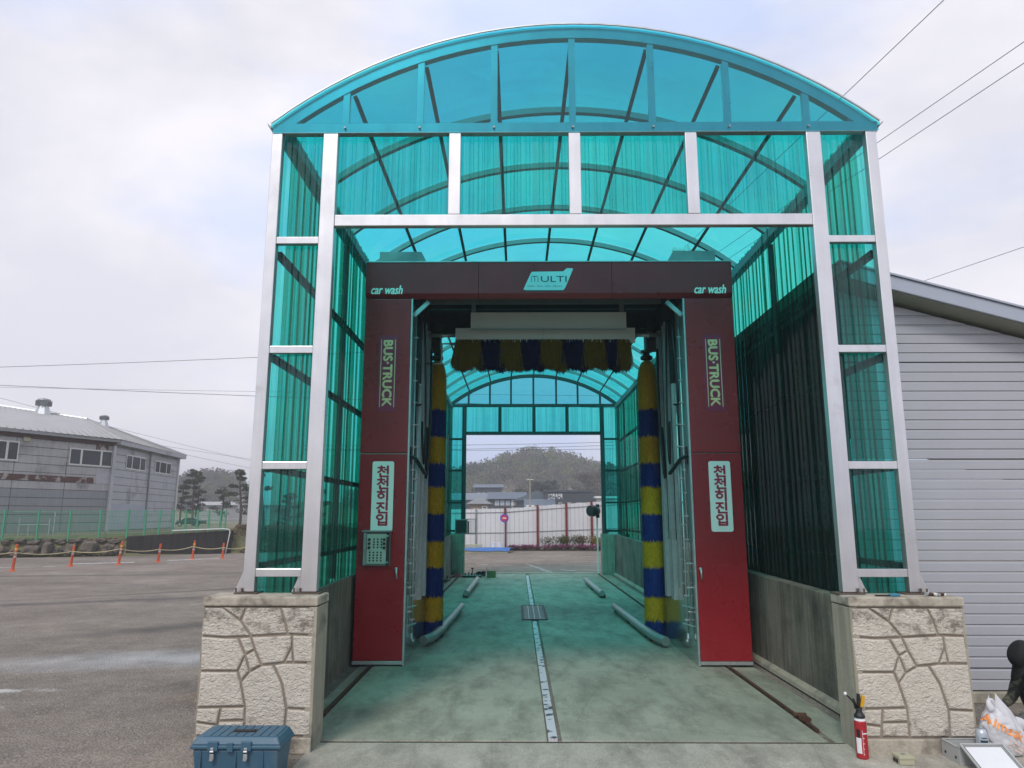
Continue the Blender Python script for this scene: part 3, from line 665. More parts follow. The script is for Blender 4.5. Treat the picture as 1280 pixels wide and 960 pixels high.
def hang_brush():
    br = part('top_brush_shaft', MB().tube([(-0.86, 9.74, 4.06), (1.60, 9.74, 4.06)], 0.045, 10), DARK, gan, smooth=True)
    ed = [-0.866, -0.575, -0.34, -0.105, 0.13, 0.395, 0.65, 0.885, 1.17, 1.575]
    ed = [-0.85, -0.565, -0.335, -0.10, 0.135, 0.40, 0.655, 0.89, 1.045, 1.57]
    px = [570, 601, 626, 651, 676, 704, 731, 756, 772, 788]
    rr = random.Random(5)
    for i in range(9):
        a = -0.85 + (px[i] - 570) / 218 * 2.40; b = -0.85 + (px[i + 1] - 570) / 218 * 2.40
        mb = MB(); n = int((b - a) * 5200)
        for j in range(n):
            x = rr.uniform(a, b); y = 9.74 + rr.uniform(-0.13, 0.13)
            mid = (a + b) / 2; xe = x + (x - mid) * rr.uniform(0.0, 0.45) + rr.uniform(-0.02, 0.02)
            ze = 3.665 + rr.uniform(-0.02, 0.05) - 0.05 * noise.noise(Vector((x * 6, 0, 2))) - 0.03 * math.exp(-((x - b) / 0.05) ** 2)
            wd = rr.uniform(0.003, 0.006); yo = (y - 9.74) * 0.5 + rr.uniform(-0.02, 0.02); an = rr.uniform(-0.8, 0.8)
            dx, dy = math.cos(an) * wd, math.sin(an) * wd
            p = [(x, y, 4.05), ((x * 0.6 + xe * 0.4), y + yo * 0.7, 3.87), (xe, y + yo, ze)]
            o = len(mb.v)
            for q_, s2 in zip(p, (1, 1, 0.4)): mb.v += [(q_[0] - dx * s2, q_[1] - dy * s2, q_[2]), (q_[0] + dx * s2, q_[1] + dy * s2, q_[2])]
            mb.f += [(o, o + 1, o + 3, o + 2), (o + 2, o + 3, o + 5, o + 4)]
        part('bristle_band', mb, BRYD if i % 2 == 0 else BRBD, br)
hang_brush()
ZB = [3.93, 3.26, 2.93, 2.60, 2.30, 1.965, 1.64, 1.325, 0.96, 0.665, 0.36, 0.06]
def side_brush(cx, cy):
    sh = part('side_brush_shaft', MB().tube([(cx, cy, 0.05), (cx, cy, 4.1)], 0.03, 10), DARK, gan, smooth=True)
    part('brush_hub', MB().lathe([(0.04, 0), (0.09, 0.02), (0.09, 0.06), (0.05, 0.08), (0.05, 0.12), (0.085, 0.125), (0.085, 0.15)], cx, cy, 12, 3.90), DARK, sh)
    rr = random.Random(int(cx * 100))
    yb = [450, 510, 544, 577, 607, 641, 675, 708, 745, 775, 798]
    zs = [3.90, 3.27, 2.90, 2.56, 2.24, 1.89, 1.55, 1.22, 0.85, 0.55, 0.075]
    zs = [z_for(y, cy - 0.14) for y in yb]
    for i in range(len(zs) - 1):
        zt, zb = zs[i], zs[i + 1]; mb = MB(); n = int((zt - zb) * 4600)
        def rad_at(z): return 0.145 * (1 - 0.62 * max(0, min(1, (z - 3.55) / 0.36)) ** 2.4) * (1.0 - 0.05 * max(0, (z - 2) / 2))
        mb.tube([(cx, cy, zb + 0.02), (cx, cy, (zb + zt) / 2), (cx, cy, zt - 0.0)], [rad_at(zb) * 0.86, rad_at((zb + zt) / 2) * 0.86, rad_at(zt) * 0.86], 14)
        for j in range(n):
            a = rr.uniform(0, 2 * math.pi); z = rr.uniform(zb + 0.015, zt + 0.02); L = rr.uniform(0.05, 0.12)
            if z - L < zb - 0.035: L = max(0.02, z - zb + rr.uniform(0.0, 0.045))
            r0 = rad_at(z) * rr.uniform(0.80, 0.9); r1 = rad_at(z - L) * rr.uniform(0.95, 1.10)
            a2 = a + rr.uniform(-0.16, 0.16); wd = rr.uniform(0.002, 0.005)
            t0 = (-math.sin(a) * wd, math.cos(a) * wd); o = len(mb.v)
            p0 = (cx + r0 * math.cos(a), cy + r0 * math.sin(a), z); p1 = (cx + r1 * math.cos(a2), cy + r1 * math.sin(a2), z - L)
            pm = (cx + (r0 * .35 + r1 * .65) * 1.03 * math.cos((a + a2) / 2), cy + (r0 * .35 + r1 * .65) * 1.03 * math.sin((a + a2) / 2), z - L * 0.4)
            for q_, s2 in ((p0, 1), (pm, 1), (p1, 0.4)): mb.v += [(q_[0] - t0[0] * s2, q_[1] - t0[1] * s2, q_[2]), (q_[0] + t0[0] * s2, q_[1] + t0[1] * s2, q_[2])]
            mb.f += [(o, o + 1, o + 3, o + 2), (o + 2, o + 3, o + 5, o + 4)]
        part('bristle_band', mb, BRY if i % 2 == 0 else BRB, sh)
def z_for(py, Y):   # height at distance Y that the given row of the photograph shows (used once to size the colour bands)
    return 1.65 + Y * math.tan(rad(10.45) - math.atan((py - 480) / 895))
side_brush(-1.185, 10.32); side_brush(1.90, 10.32)

# lettering and stickers
def panel_text(body, x, z, size, mat, parent, name, rot=0, bold=0.0, shear=0.0, y=GF - 0.004, xs=1.0, depth=0.0012):
    return part(name, put_text(fatten(text_mb(body, size, 0, shear, depth, xs), bold), x, y, z, rot), mat, parent)
panel_text('car wash', -1.580, 4.345, 0.155, STICKW, gan, 'wash_lettering', shear=0.25, bold=0.0035, y=GF - 0.0225, xs=0.70)
panel_text('car wash', 2.325, 4.345, 0.155, STICKW, gan, 'wash_lettering', shear=0.25, bold=0.0035, y=GF - 0.0225, xs=0.70)
lg = part('maker_logo', MB().prism([(0.072, 4.345), (0.105, 4.335), (0.555, 4.335), (0.58, 4.37), (0.675, 4.60), (0.665, 4.612), (0.60, 4.612), (0.555, 4.572), (0.18, 4.568), (0.165, 4.555)], 'y', GF - 0.0245, GF - 0.0205), LOGO, gan)
part('logo_lettering', put_text(text_mb('ULTI', 0.105, 0, 0.0, 0.0008, 1.55), 0.44, GF - 0.0265, 4.475), NAVYT, lg)
mbm = MB()
for x0_, x1_, z0_, z1_ in ((0.165, 0.172, 4.44, 4.50), (0.205, 0.212, 4.44, 4.505), (0.245, 0.252, 4.44, 4.50), (0.172, 0.245, 4.5055, 4.513)): mbm.box(x0_, x1_, GF - 0.027, GF - 0.025, z0_, z1_)
part('logo_first_letter', mbm, NAVYT, lg)
mbk = MB()
for i in range(18):
    if i in (4, 8, 12): continue
    x = 0.12 + i * 0.024; mbk.box(x, x + 0.014, GF - 0.0275, GF - 0.0247, 4.380, 4.380 + R_.choice((0.010, 0.016)))
part('logo_small_print', mbk, GALVD, lg)
part('logo_underline', MB().box(0.10, 0.56, GF - 0.0215, GF - 0.0202, 4.322, 4.334), NAVYT, lg)
for x, sk in ((-1.545, 0.0), (2.325, 0.0)):
    st = part('vehicle_sticker', MB().box(x - 0.115, x + 0.115, GF - 0.004, GF - 0.001, 2.86, 3.78), PURPLE, gan)
    part('sticker_lettering', put_text(fatten(text_mb('BUS\u00b7TRUCK', 0.150, 0, 0, 0.001, 1.02), 0.006), x, GF - 0.0055, 3.32, -math.pi / 2), CREAM, st)
    for dx in (-0.082, 0.085): part('sticker_line', MB().box(x + dx - 0.004, x + dx + 0.004, GF - 0.0062, GF - 0.0042, 2.91, 3.73), CREAM, st)
def rrect(x0, x1, z0, z1, r, n=5):
    P = []
    for cx_, cz_, a0 in ((x1 - r, z1 - r, 0), (x0 + r, z1 - r, 90), (x0 + r, z0 + r, 180), (x1 - r, z0 + r, 270)):
        for i in range(n): a = rad(a0 + 90 * i / (n - 1)); P.append((cx_ + r * math.cos(a), cz_ + r * math.sin(a)))
    return P
for x in (-1.558, 2.328):
    st = part('notice_plate', MB().prism(rrect(x - 0.125, x + 0.125, 1.475, 2.275, 0.025), 'y', GF - 0.006, GF - 0.001), STICKW, gan)
    for i, ch in enumerate('\ucc9c\ucc9c\ud788\uc9c4\uc785'):
        part('notice_lettering', put_text(fatten(text_mb(ch, 0.143, 0, 0, 0.001, 1.20), 0.0055), x, GF - 0.0078, 2.160 - i * 0.1375), STICKR, st)
# control box on the left door
cb = part('control_box', MB().box(-1.742, -1.437, GF - 0.085, GF - 0.001, 1.10, 1.475), M('grey_green_steel_box', (0.115, 0.13, 0.115), 0.5, 0.2, 0.15, 8), gan, bevel=0.006)
part('box_hood', MB().box(-1.755, -1.425, GF - 0.11, GF - 0.002, 1.476, 1.490), GALVD, cb)
part('keypad_plate', MB().box(-1.700, -1.480, GF - 0.089, GF - 0.0855, 1.125, 1.45), M('pale_keypad_plate', (0.36, 0.44, 0.37), 0.5, 0, 0.08, 9), cb)
for r in range(4):
    for c_ in range(4):
        part('keypad_button', MB().box(-1.672 + c_ * 0.042, -1.655 + c_ * 0.042, GF - 0.094, GF - 0.0895, 1.150 + r * 0.030, 1.167 + r * 0.030), BLACK, cb)
        if c_ < 3: part('keypad_button', MB().box(-1.628 + c_ * 0.042, -1.611 + c_ * 0.042, GF - 0.094, GF - 0.0895, 1.295 + r * 0.030, 1.312 + r * 0.030), BLACK, cb)
for x in (-1.672, -1.503):
    for z in (1.30, 1.345, 1.39): part('control_knob', MB().tube([(x, GF - 0.0895, z), (x, GF - 0.112, z)], 0.015, 12), BLACK, cb)
part('box_side_frame', MB().box(-1.478, -1.448, GF - 0.098, GF - 0.086, 1.11, 1.465), BLACK, cb)
part('box_side_frame', MB().box(-1.738, -1.704, GF - 0.098, GF - 0.086, 1.11, 1.465), GALVD, cb)
for z in (1.14, 1.43): part('box_latch', MB().tube([(-1.463, GF - 0.099, z), (-1.463, GF - 0.115, z)], 0.010, 8), GALV, cb)

# wheel guide tubes
def guide(pts, lab, posts):
    t = thing('wheel_guide', (pts[0][0], pts[0][1], 0), lab, 'wheel guide', 'painted wheel guide tubes on the floor')
    part('tube', MB().tube(pts, 0.058, 14), GT, t, smooth=False)
    for (x, y) in posts: part('bracket', MB().box(x - 0.05, x + 0.05, y - 0.03, y + 0.03, 0.016, 0.075).tube([(x, y, 0.02), (x, y, 0.10)], 0.018, 8), RUST, t)
GT = M('pale_green_painted_tube', (0.26, 0.31, 0.30), 0.4, 0.3, 0.1, 7, dirt=(0.2, 0.2, 0.17))
guide([(-1.20, 9.50, 0.10), (-1.12, 9.66, 0.11), (-1.085, 9.9, 0.115), (-1.065, 10.3, 0.115), (-0.985, 12.9, 0.115)], 'nearer wheel guide tube on the control box side', [(-1.13, 10.0), (-1.09, 11.6), (-1.03, 12.9)])
guide([(1.86, 9.45, 0.10), (1.80, 9.62, 0.11), (1.77, 9.85, 0.115), (1.75, 10.2, 0.115), (1.675, 12.9, 0.115)], 'nearer wheel guide tube on the foam can side', [(1.80, 10.0), (1.74, 11.6), (1.72, 12.9)])
guide([(-1.05, 15.0, 0.115), (-1.01, 18.4, 0.115)], 'farther short wheel guide tube on the tool tray side', [(-1.08, 15.2), (-1.06, 17.0)])
guide([(1.70, 15.0, 0.115), (1.665, 18.2, 0.115)], 'farther short wheel guide tube on the lamp pole side', [(1.74, 15.2), (1.71, 16.8)])

# ------------------------------------------------------------------ grey warehouse on the right
WY, WX0, WX1, WYB = 6.90, 3.20, 9.5, 13.2
wh = thing('grey_warehouse', (WX0, WY, 0), 'lilac grey metal sided warehouse with a sloping roof beside the canopy', 'warehouse')
def roofz(x): return 4.055 - 0.276 * (x - 3.2)
bz = 0.094
def board_mb(z, x1, trim=False):
    m = MB(); x0 = WX0 + 0.006
    pr = [(WY - 0.001, z + 0.002), (WY - 0.010, z + 0.006), (WY - 0.010, z + bz - 0.016), (WY - 0.0045, z + bz - 0.010), (WY - 0.0045, z + bz - 0.001)]
    n = len(pr); xe = [x1] * n
    if trim: xe = [min(WX1 - 0.01, 3.2 + (4.055 - 0.20 - zz) / 0.276) for (_, zz) in pr]
    m.add([(x0, y, zz) for y, zz in pr] + [(e, y, zz) for (y, zz), e in zip(pr, xe)], [(i, i + 1, n + i + 1, n + i) for i in range(n - 1)] + [tuple(range(n)), tuple(range(n, 2 * n))])
    return m
z = 0.10; first = None; k = 0
zlim = roofz(WX1) - 0.3
while z < 3.80:
    if z + bz < zlim:
        if first is None: first = part('siding_board', board_mb(z, WX1 - 0.01), SIDING, wh); zf = z
        else: like(first, 0, -0.0015 * (k % 3), z - zf)
    else:
        part('siding_board', board_mb(z, 0, True), SIDING, wh)
    z += bz; k += 1
    if k % 10 == 2: z += 0.006
core = [(WX0 + 0.004, 0), (WX1, 0), (WX1, roofz(WX1) - 0.18), (WX0 + 0.004, roofz(WX0) - 0.18)]
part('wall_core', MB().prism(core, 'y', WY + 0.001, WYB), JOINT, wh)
side = M('gap_shade_side_cladding', (0.05, 0.052, 0.055), 0.6, 0.1, 0.1, 3)  # shade of the narrow gap beside the canopy is put into this colour
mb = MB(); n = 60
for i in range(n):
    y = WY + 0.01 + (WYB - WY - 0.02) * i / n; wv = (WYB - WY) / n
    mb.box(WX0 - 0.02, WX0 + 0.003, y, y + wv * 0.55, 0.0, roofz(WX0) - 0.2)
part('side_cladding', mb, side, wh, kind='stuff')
part('roof_deck', MB().prism([(WX0 - 0.19, roofz(WX0 - 0.19) - 0.15), (WX1 + 0.2, roofz(WX1 + 0.2) - 0.15), (WX1 + 0.2, roofz(WX1 + 0.2) - 0.02), (WX0 - 0.19, roofz(WX0 - 0.19) - 0.02)], 'y', WY - 0.22, WYB + 0.2), SOFFIT, wh)  # left overhang extended to keep sky light out of the side gap
part('fascia', MB().prism([(WX0 - 0.07, roofz(WX0 - 0.07) - 0.14), (WX1 + 0.2, roofz(WX1 + 0.2) - 0.14), (WX1 + 0.2, roofz(WX1 + 0.2)), (WX0 - 0.07, roofz(WX0 - 0.07))], 'y', WY - 0.25, WY - 0.221), FASCIA, wh, bevel=0.006)
part('roof_cap_sheet', MB().prism([(WX0 - 0.08, roofz(WX0 - 0.08) + 0.002), (WX1 + 0.2, roofz(WX1 + 0.2) + 0.002), (WX1 + 0.2, roofz(WX1 + 0.2) + 0.02), (WX0 - 0.08, roofz(WX0 - 0.08) + 0.02)], 'y', WY - 0.27, WYB + 0.2), FASCIA, wh)
part('base_ledge', MB().box(WX0, WX1, WY - 0.06, WY + 0.0, 0.0, 0.095), PLAINC, wh, bevel=0.01)
for (x, z) in ((4.868, 3.251), (4.864, 2.915), (4.872, 2.734)):
    part('screw_cap', MB().lathe([(0.022, 0), (0.020, 0.012), (0.008, 0.018)], 0, 0, 10), WHITEP, wh)
    o = wh.children[-1]
    for v in o.data.vertices:
        c = v.co + wloc(wh); v.co = Vector((x + c.x, WY - 0.02 - c.z, z + c.y)) - wloc(wh)

# ------------------------------------------------------------------ small things in front
# loose gravel beside the pillar and crumbs on the apron
mb = MB(); rg = random.Random(17)
for i in range(420):
    x, y = (rg.uniform(-4.2, -2.36), rg.uniform(4.6, 8.5)) if i < 340 else (rg.uniform(-1.3, 3.2), rg.uniform(4.9, 5.55))
    q_ = rg.uniform(0.004, 0.014) * (1 if i < 340 else 0.5); z_ = 0.0 if i < 340 else 0.012; a = rg.uniform(0, 3)
    c_, s2 = math.cos(a) * q_, math.sin(a) * q_
    mb.add([(x - c_, y - s2, z_), (x + s2, y - c_, z_), (x + c_ * 1.2, y + s2, z_), (x - s2, y + c_, z_), (x + rg.uniform(-.3, .3) * q_, y, z_ + q_ * rg.uniform(0.6, 1.1))], [(0, 1, 4), (1, 2, 4), (2, 3, 4), (3, 0, 4)])
gv = struct('loose_gravel', mb, M('pale_gravel', (0.30, 0.27, 0.23), 0.9, 0, 0.35, 20)); gv['kind'] = 'stuff'
# blue toolbox
BLUEP = M('faded_blue_plastic', (0.045, 0.115, 0.175), 0.5, 0, 0.12, 5, bump=0.05, bs=120, dirt=(0.15, 0.16, 0.16), dirt_s=3.5, dirt_p=(0.58, 0.75))
X0, X1, Y0, Y1 = -2.055, -1.485, 4.80, 5.09
tb = thing('toolbox', ((X0 + X1) / 2, (Y0 + Y1) / 2, 0), 'dusty blue plastic toolbox with two metal latches', 'toolbox')
def frust(m, x0, x1, y0, y1, z0, z1, t):
    return m.hexa([(x0 + t, y0 + t, z0), (x1 - t, y0 + t, z0), (x1 - t, y1 - t, z0), (x0 + t, y1 - t, z0), (x0, y0, z1), (x1, y0, z1), (x1, y1, z1), (x0, y1, z1)])
part('box_body', frust(MB(), X0 + 0.012, X1 - 0.012, Y0 + 0.012, Y1 - 0.012, 0.012, 0.212, 0.02), BLUEP, tb, bevel=0.014)
for x in (-1.99, -1.77, -1.60): part('body_rib', MB().box(x, x + 0.006, Y0 + 0.008, Y0 + 0.02, 0.03, 0.205), BLUEP, tb)
lid = part('lid', MB().box(X0, X1, Y0, Y1, 0.213, 0.238).hexa([(X0 + 0.004, Y0 + 0.004, 0.238), (X1 - 0.004, Y0 + 0.004, 0.238), (X1 - 0.004, Y1 - 0.004, 0.238), (X0 + 0.004, Y1 - 0.004, 0.238), (X0 + 0.03, Y0 + 0.028, 0.282), (X1 - 0.03, Y0 + 0.028, 0.282), (X1 - 0.03, Y1 - 0.02, 0.282), (X0 + 0.03, Y1 - 0.02, 0.282)]), BLUEP, tb, bevel=0.008)
for i in range(9):
    x = X0 + 0.065 + i * 0.052
    if 3 <= i <= 5:
        part('lid_rib', MB().box(x, x + 0.046, Y0 + 0.035, Y0 + 0.105, 0.2815, 0.287), BLUEP, tb, bevel=0.002)
        part('lid_rib', MB().box(x, x + 0.046, Y0 + 0.185, Y1 - 0.025, 0.2815, 0.287), BLUEP, tb, bevel=0.002)
    else: part('lid_rib', MB().box(x, x + 0.046, Y0 + 0.035, Y1 - 0.025, 0.2815, 0.287), BLUEP, tb, bevel=0.002)
part('handle_recess', MB().box(X0 + 0.21, X0 + 0.375, Y0 + 0.108, Y0 + 0.182, 0.279, 0.2845), BLACK, tb)
part('carry_handle', MB().box(X0 + 0.225, X0 + 0.36, Y0 + 0.135, Y0 + 0.155, 0.280, 0.2925), BLACK, tb, bevel=0.004)
for x in (X0 + 0.145, X0 + 0.355):
    part('latch_pad', MB().box(x - 0.032, x + 0.032, Y0 - 0.008, Y0 + 0.01, 0.205, 0.262), BLUEP, tb, bevel=0.004)
    l = part('latch', MB().box(x - 0.010, x + 0.010, Y0 - 0.014, Y0 - 0.008, 0.200, 0.228).tube([(x - 0.012, Y0 - 0.014, 0.205), (x + 0.012, Y0 - 0.014, 0.205)], 0.006, 8).prism([(x - 0.014, 0.150), (x + 0.008, 0.150), (x + 0.014, 0.165), (x + 0.012, 0.190), (x - 0.012, 0.190)], 'y', Y0 - 0.012, Y0 - 0.006), GALV, tb, bevel=0.002)
part('lid_tab', MB().box(X0 + 0.235, X0 + 0.272, Y0 - 0.006, Y0 + 0.004, 0.20, 0.255), BLUEP, tb, bevel=0.003)

# foam can
fc = thing('foam_can', (2.372, 5.33, 0.012), 'red expanding foam can with black nozzle and yellow trigger against the pillar', 'foam can')
cx, cy = 2.372, 5.33
REDC = M('red_printed_can', (0.42, 0.022, 0.03), 0.35, 0.2, 0.06, 6)
part('can_body', MB().lathe([(0.036, 0), (0.040, 0.006), (0.040, 0.235), (0.037, 0.242)], cx, cy, 24, 0.014), REDC, fc, smooth=False)
part('can_shoulder', MB().lathe([(0.037, 0.243), (0.033, 0.256), (0.022, 0.264)], cx, cy, 24, 0.014), WHITEP, fc)
part('nozzle_cap', MB().lathe([(0.036, 0.262), (0.036, 0.275), (0.022, 0.295), (0.016, 0.33)], cx, cy, 16, 0.014), BLACK, fc)
part('nozzle_grip', MB().prism([(cx - 0.012, 0.33), (cx + 0.02, 0.33), (cx + 0.012, 0.43), (cx - 0.004, 0.43)], 'y', cy - 0.010, cy + 0.012).prism([(cx - 0.03, 0.33), (cx - 0.008, 0.33), (cx - 0.028, 0.40), (cx - 0.036, 0.40)], 'y', cy - 0.008, cy + 0.010), BLACK, fc, bevel=0.003)
part('trigger', MB().prism([(cx + 0.004, 0.345), (cx + 0.026, 0.345), (cx + 0.034, 0.37), (cx + 0.042, 0.42), (cx + 0.018, 0.425), (cx + 0.014, 0.39)], 'y', cy - 0.022, cy - 0.004), M('yellow_plastic', (0.62, 0.33, 0.01), 0.45), fc, bevel=0.004)
part('straw', MB().tube([(cx, cy - 0.004, 0.335), (cx - 0.055, cy - 0.02, 0.395), (cx - 0.10, cy - 0.035, 0.435)], [0.010, 0.007, 0.005], 8), BLACK, fc, smooth=True)
part('straw_tip', MB().lathe([(0.004, 0), (0.011, 0.006), (0.011, 0.016), (0.004, 0.022)], cx - 0.102, cy - 0.036, 10, 0.428), WHITEP, fc, smooth=True)
mb = MB()
def cylpatch(mb, a0, a1, z0, z1, r, cx, cy, n=6):
    o = len(mb.v)
    for i in range(n + 1):
        a = rad(a0 + (a1 - a0) * i / n); mb.v += [(cx + r * math.cos(a), cy + r * math.sin(a), z0), (cx + r * math.cos(a), cy + r * math.sin(a), z1)]
    mb.f += [(o + 2 * i, o + 2 * i + 2, o + 2 * i + 3, o + 2 * i + 1) for i in range(n)]
cylpatch(mb, 195, 245, 0.05, 0.15, 0.0408, cx, cy); cylpatch(mb, 262, 330, 0.175, 0.183, 0.0408, cx, cy)
for k in range(4): cylpatch(mb, 262, 268 + k * 3, 0.045 + k * 0.034, 0.049 + k * 0.034, 0.0408, cx, cy, 3)
cylpatch(mb, 322, 326, 0.04, 0.18, 0.0408, cx, cy, 2); cylpatch(mb, 258, 261, 0.04, 0.20, 0.0408, cx, cy, 2)
part('label_print', mb, WHITEP, fc)
mb = MB(); cylpatch(mb, 205, 240, 0.15, 0.205, 0.0410, cx, cy); part('label_figure', mb, BLACK, fc)

# small beige junction box
jb = thing('junction_box', (2.60, 5.22, 0.012), 'small beige junction box lying on the apron in front of the pillar', 'junction box')
BEIGE = M('beige_plastic', (0.40, 0.39, 0.27), 0.5, 0, 0.06, 9)
part('box_base', MB().box(2.552, 2.652, 5.185, 5.285, 0.013, 0.045), BEIGE, jb, bevel=0.004)
part('box_cover', MB().box(2.549, 2.655, 5.182, 5.288, 0.046, 0.066), BEIGE, jb, bevel=0.004)
part('cover_screw', MB().lathe([(0.014, 0), (0.014, 0.003)], 2.605, 5.24, 10, 0.0665), GALVD, jb)
part('knockout', MB().box(2.5475, 2.5505, 5.21, 5.235, 0.020, 0.040).box(2.5475, 2.5505, 5.245, 5.265, 0.020, 0.040), BLACK, jb)
# open grey enclosure with its lid
GREYP = M('light_grey_plastic', (0.40, 0.41, 0.40), 0.45, 0, 0.05, 6)
eb = thing('enclosure_box', (3.1, 5.30, 0.012), 'open light grey electrical enclosure box beside the shopping bag', 'enclosure box')
a0, a1, b0, b1 = 2.955, 3.235, 5.195, 5.395
part('box_floor', MB().box(a0, a1, b0, b1, 0.013, 0.018), GREYP, eb)
for q in ((a0, a1, b0, b0 + 0.006), (a0, a1, b1 - 0.006, b1), (a0, a0 + 0.006, b0 + 0.006, b1 - 0.006), (a1 - 0.006, a1, b0 + 0.006, b1 - 0.006)):
    part('box_side', MB().box(*q, 0.018, 0.118), GREYP, eb)
    part('box_rim', MB().box(q[0] - 0.003, q[1] + 0.003, q[2] - 0.003, q[3] + 0.003, 0.1185, 0.124), GREYP, eb)
for y in (5.23, 5.35): part('cable_hole', MB().tube([(a0 - 0.001, y, 0.05), (a0 - 0.004, y, 0.05)], 0.009, 10), BLACK, eb)
ld = thing('framed_cover_panel', (3.12, 5.1, 0.012), 'grey framed lid with white inner sheet leaning on the open enclosure box', 'box lid')
p0, p1, p2, p3 = Vector((2.965, 5.19, 0.132)), Vector((3.245, 5.19, 0.132)), Vector((3.235, 4.93, 0.02)), Vector((2.955, 4.93, 0.02))
nrm = (p1 - p0).cross(p3 - p0).normalized(); nrm = nrm if nrm.z > 0 else -nrm
def lid_slab(i, t0, t1):
    c = (p0 + p1 + p2 + p3) / 4; P = [c + (p - c) * (1 - i) for p in (p3, p2, p1, p0)]
    return MB().hexa([p + nrm * t0 for p in P] + [p + nrm * t1 for p in P])
part('lid_plate', lid_slab(0, 0.0, 0.006), GREYP, ld)
for a, b in ((p0, p1), (p1, p2), (p2, p3), (p3, p0)): part('lid_rim', MB().bar(a + nrm * 0.012, b + nrm * 0.012, 0.012, 0.012, tuple(nrm)), GREYP, ld)
part('lid_gasket', lid_slab(0.10, 0.0062, 0.0075), BLACK, ld); part('inner_sheet', lid_slab(0.14, 0.0077, 0.009), WHITEP, ld)
# aerosol can
ac = thing('spray_can', (3.19, 5.31, 0.018), 'small white and blue aerosol can standing in the open grey box', 'spray can')
part('can_body', MB().lathe([(0.036, 0), (0.038, 0.004), (0.038, 0.160), (0.028, 0.185), (0.016, 0.192)], 3.19, 5.31, 20, 0.0185), M('pale_blue_print_can', (0.50, 0.55, 0.60), 0.3, 0.4, 0.25, 18), ac, smooth=True)
part('can_valve', MB().lathe([(0.016, 0.193), (0.018, 0.200), (0.008, 0.202), (0.008, 0.222)], 3.19, 5.31, 12, 0.0185), GALV, ac)
mb = MB(); cylpatch(mb, 225, 300, 0.128, 0.142, 0.0384, 3.19, 5.31); cylpatch(mb, 235, 290, 0.154, 0.160, 0.0384, 3.19, 5.31); part('can_band', mb, NAVYT, ac)

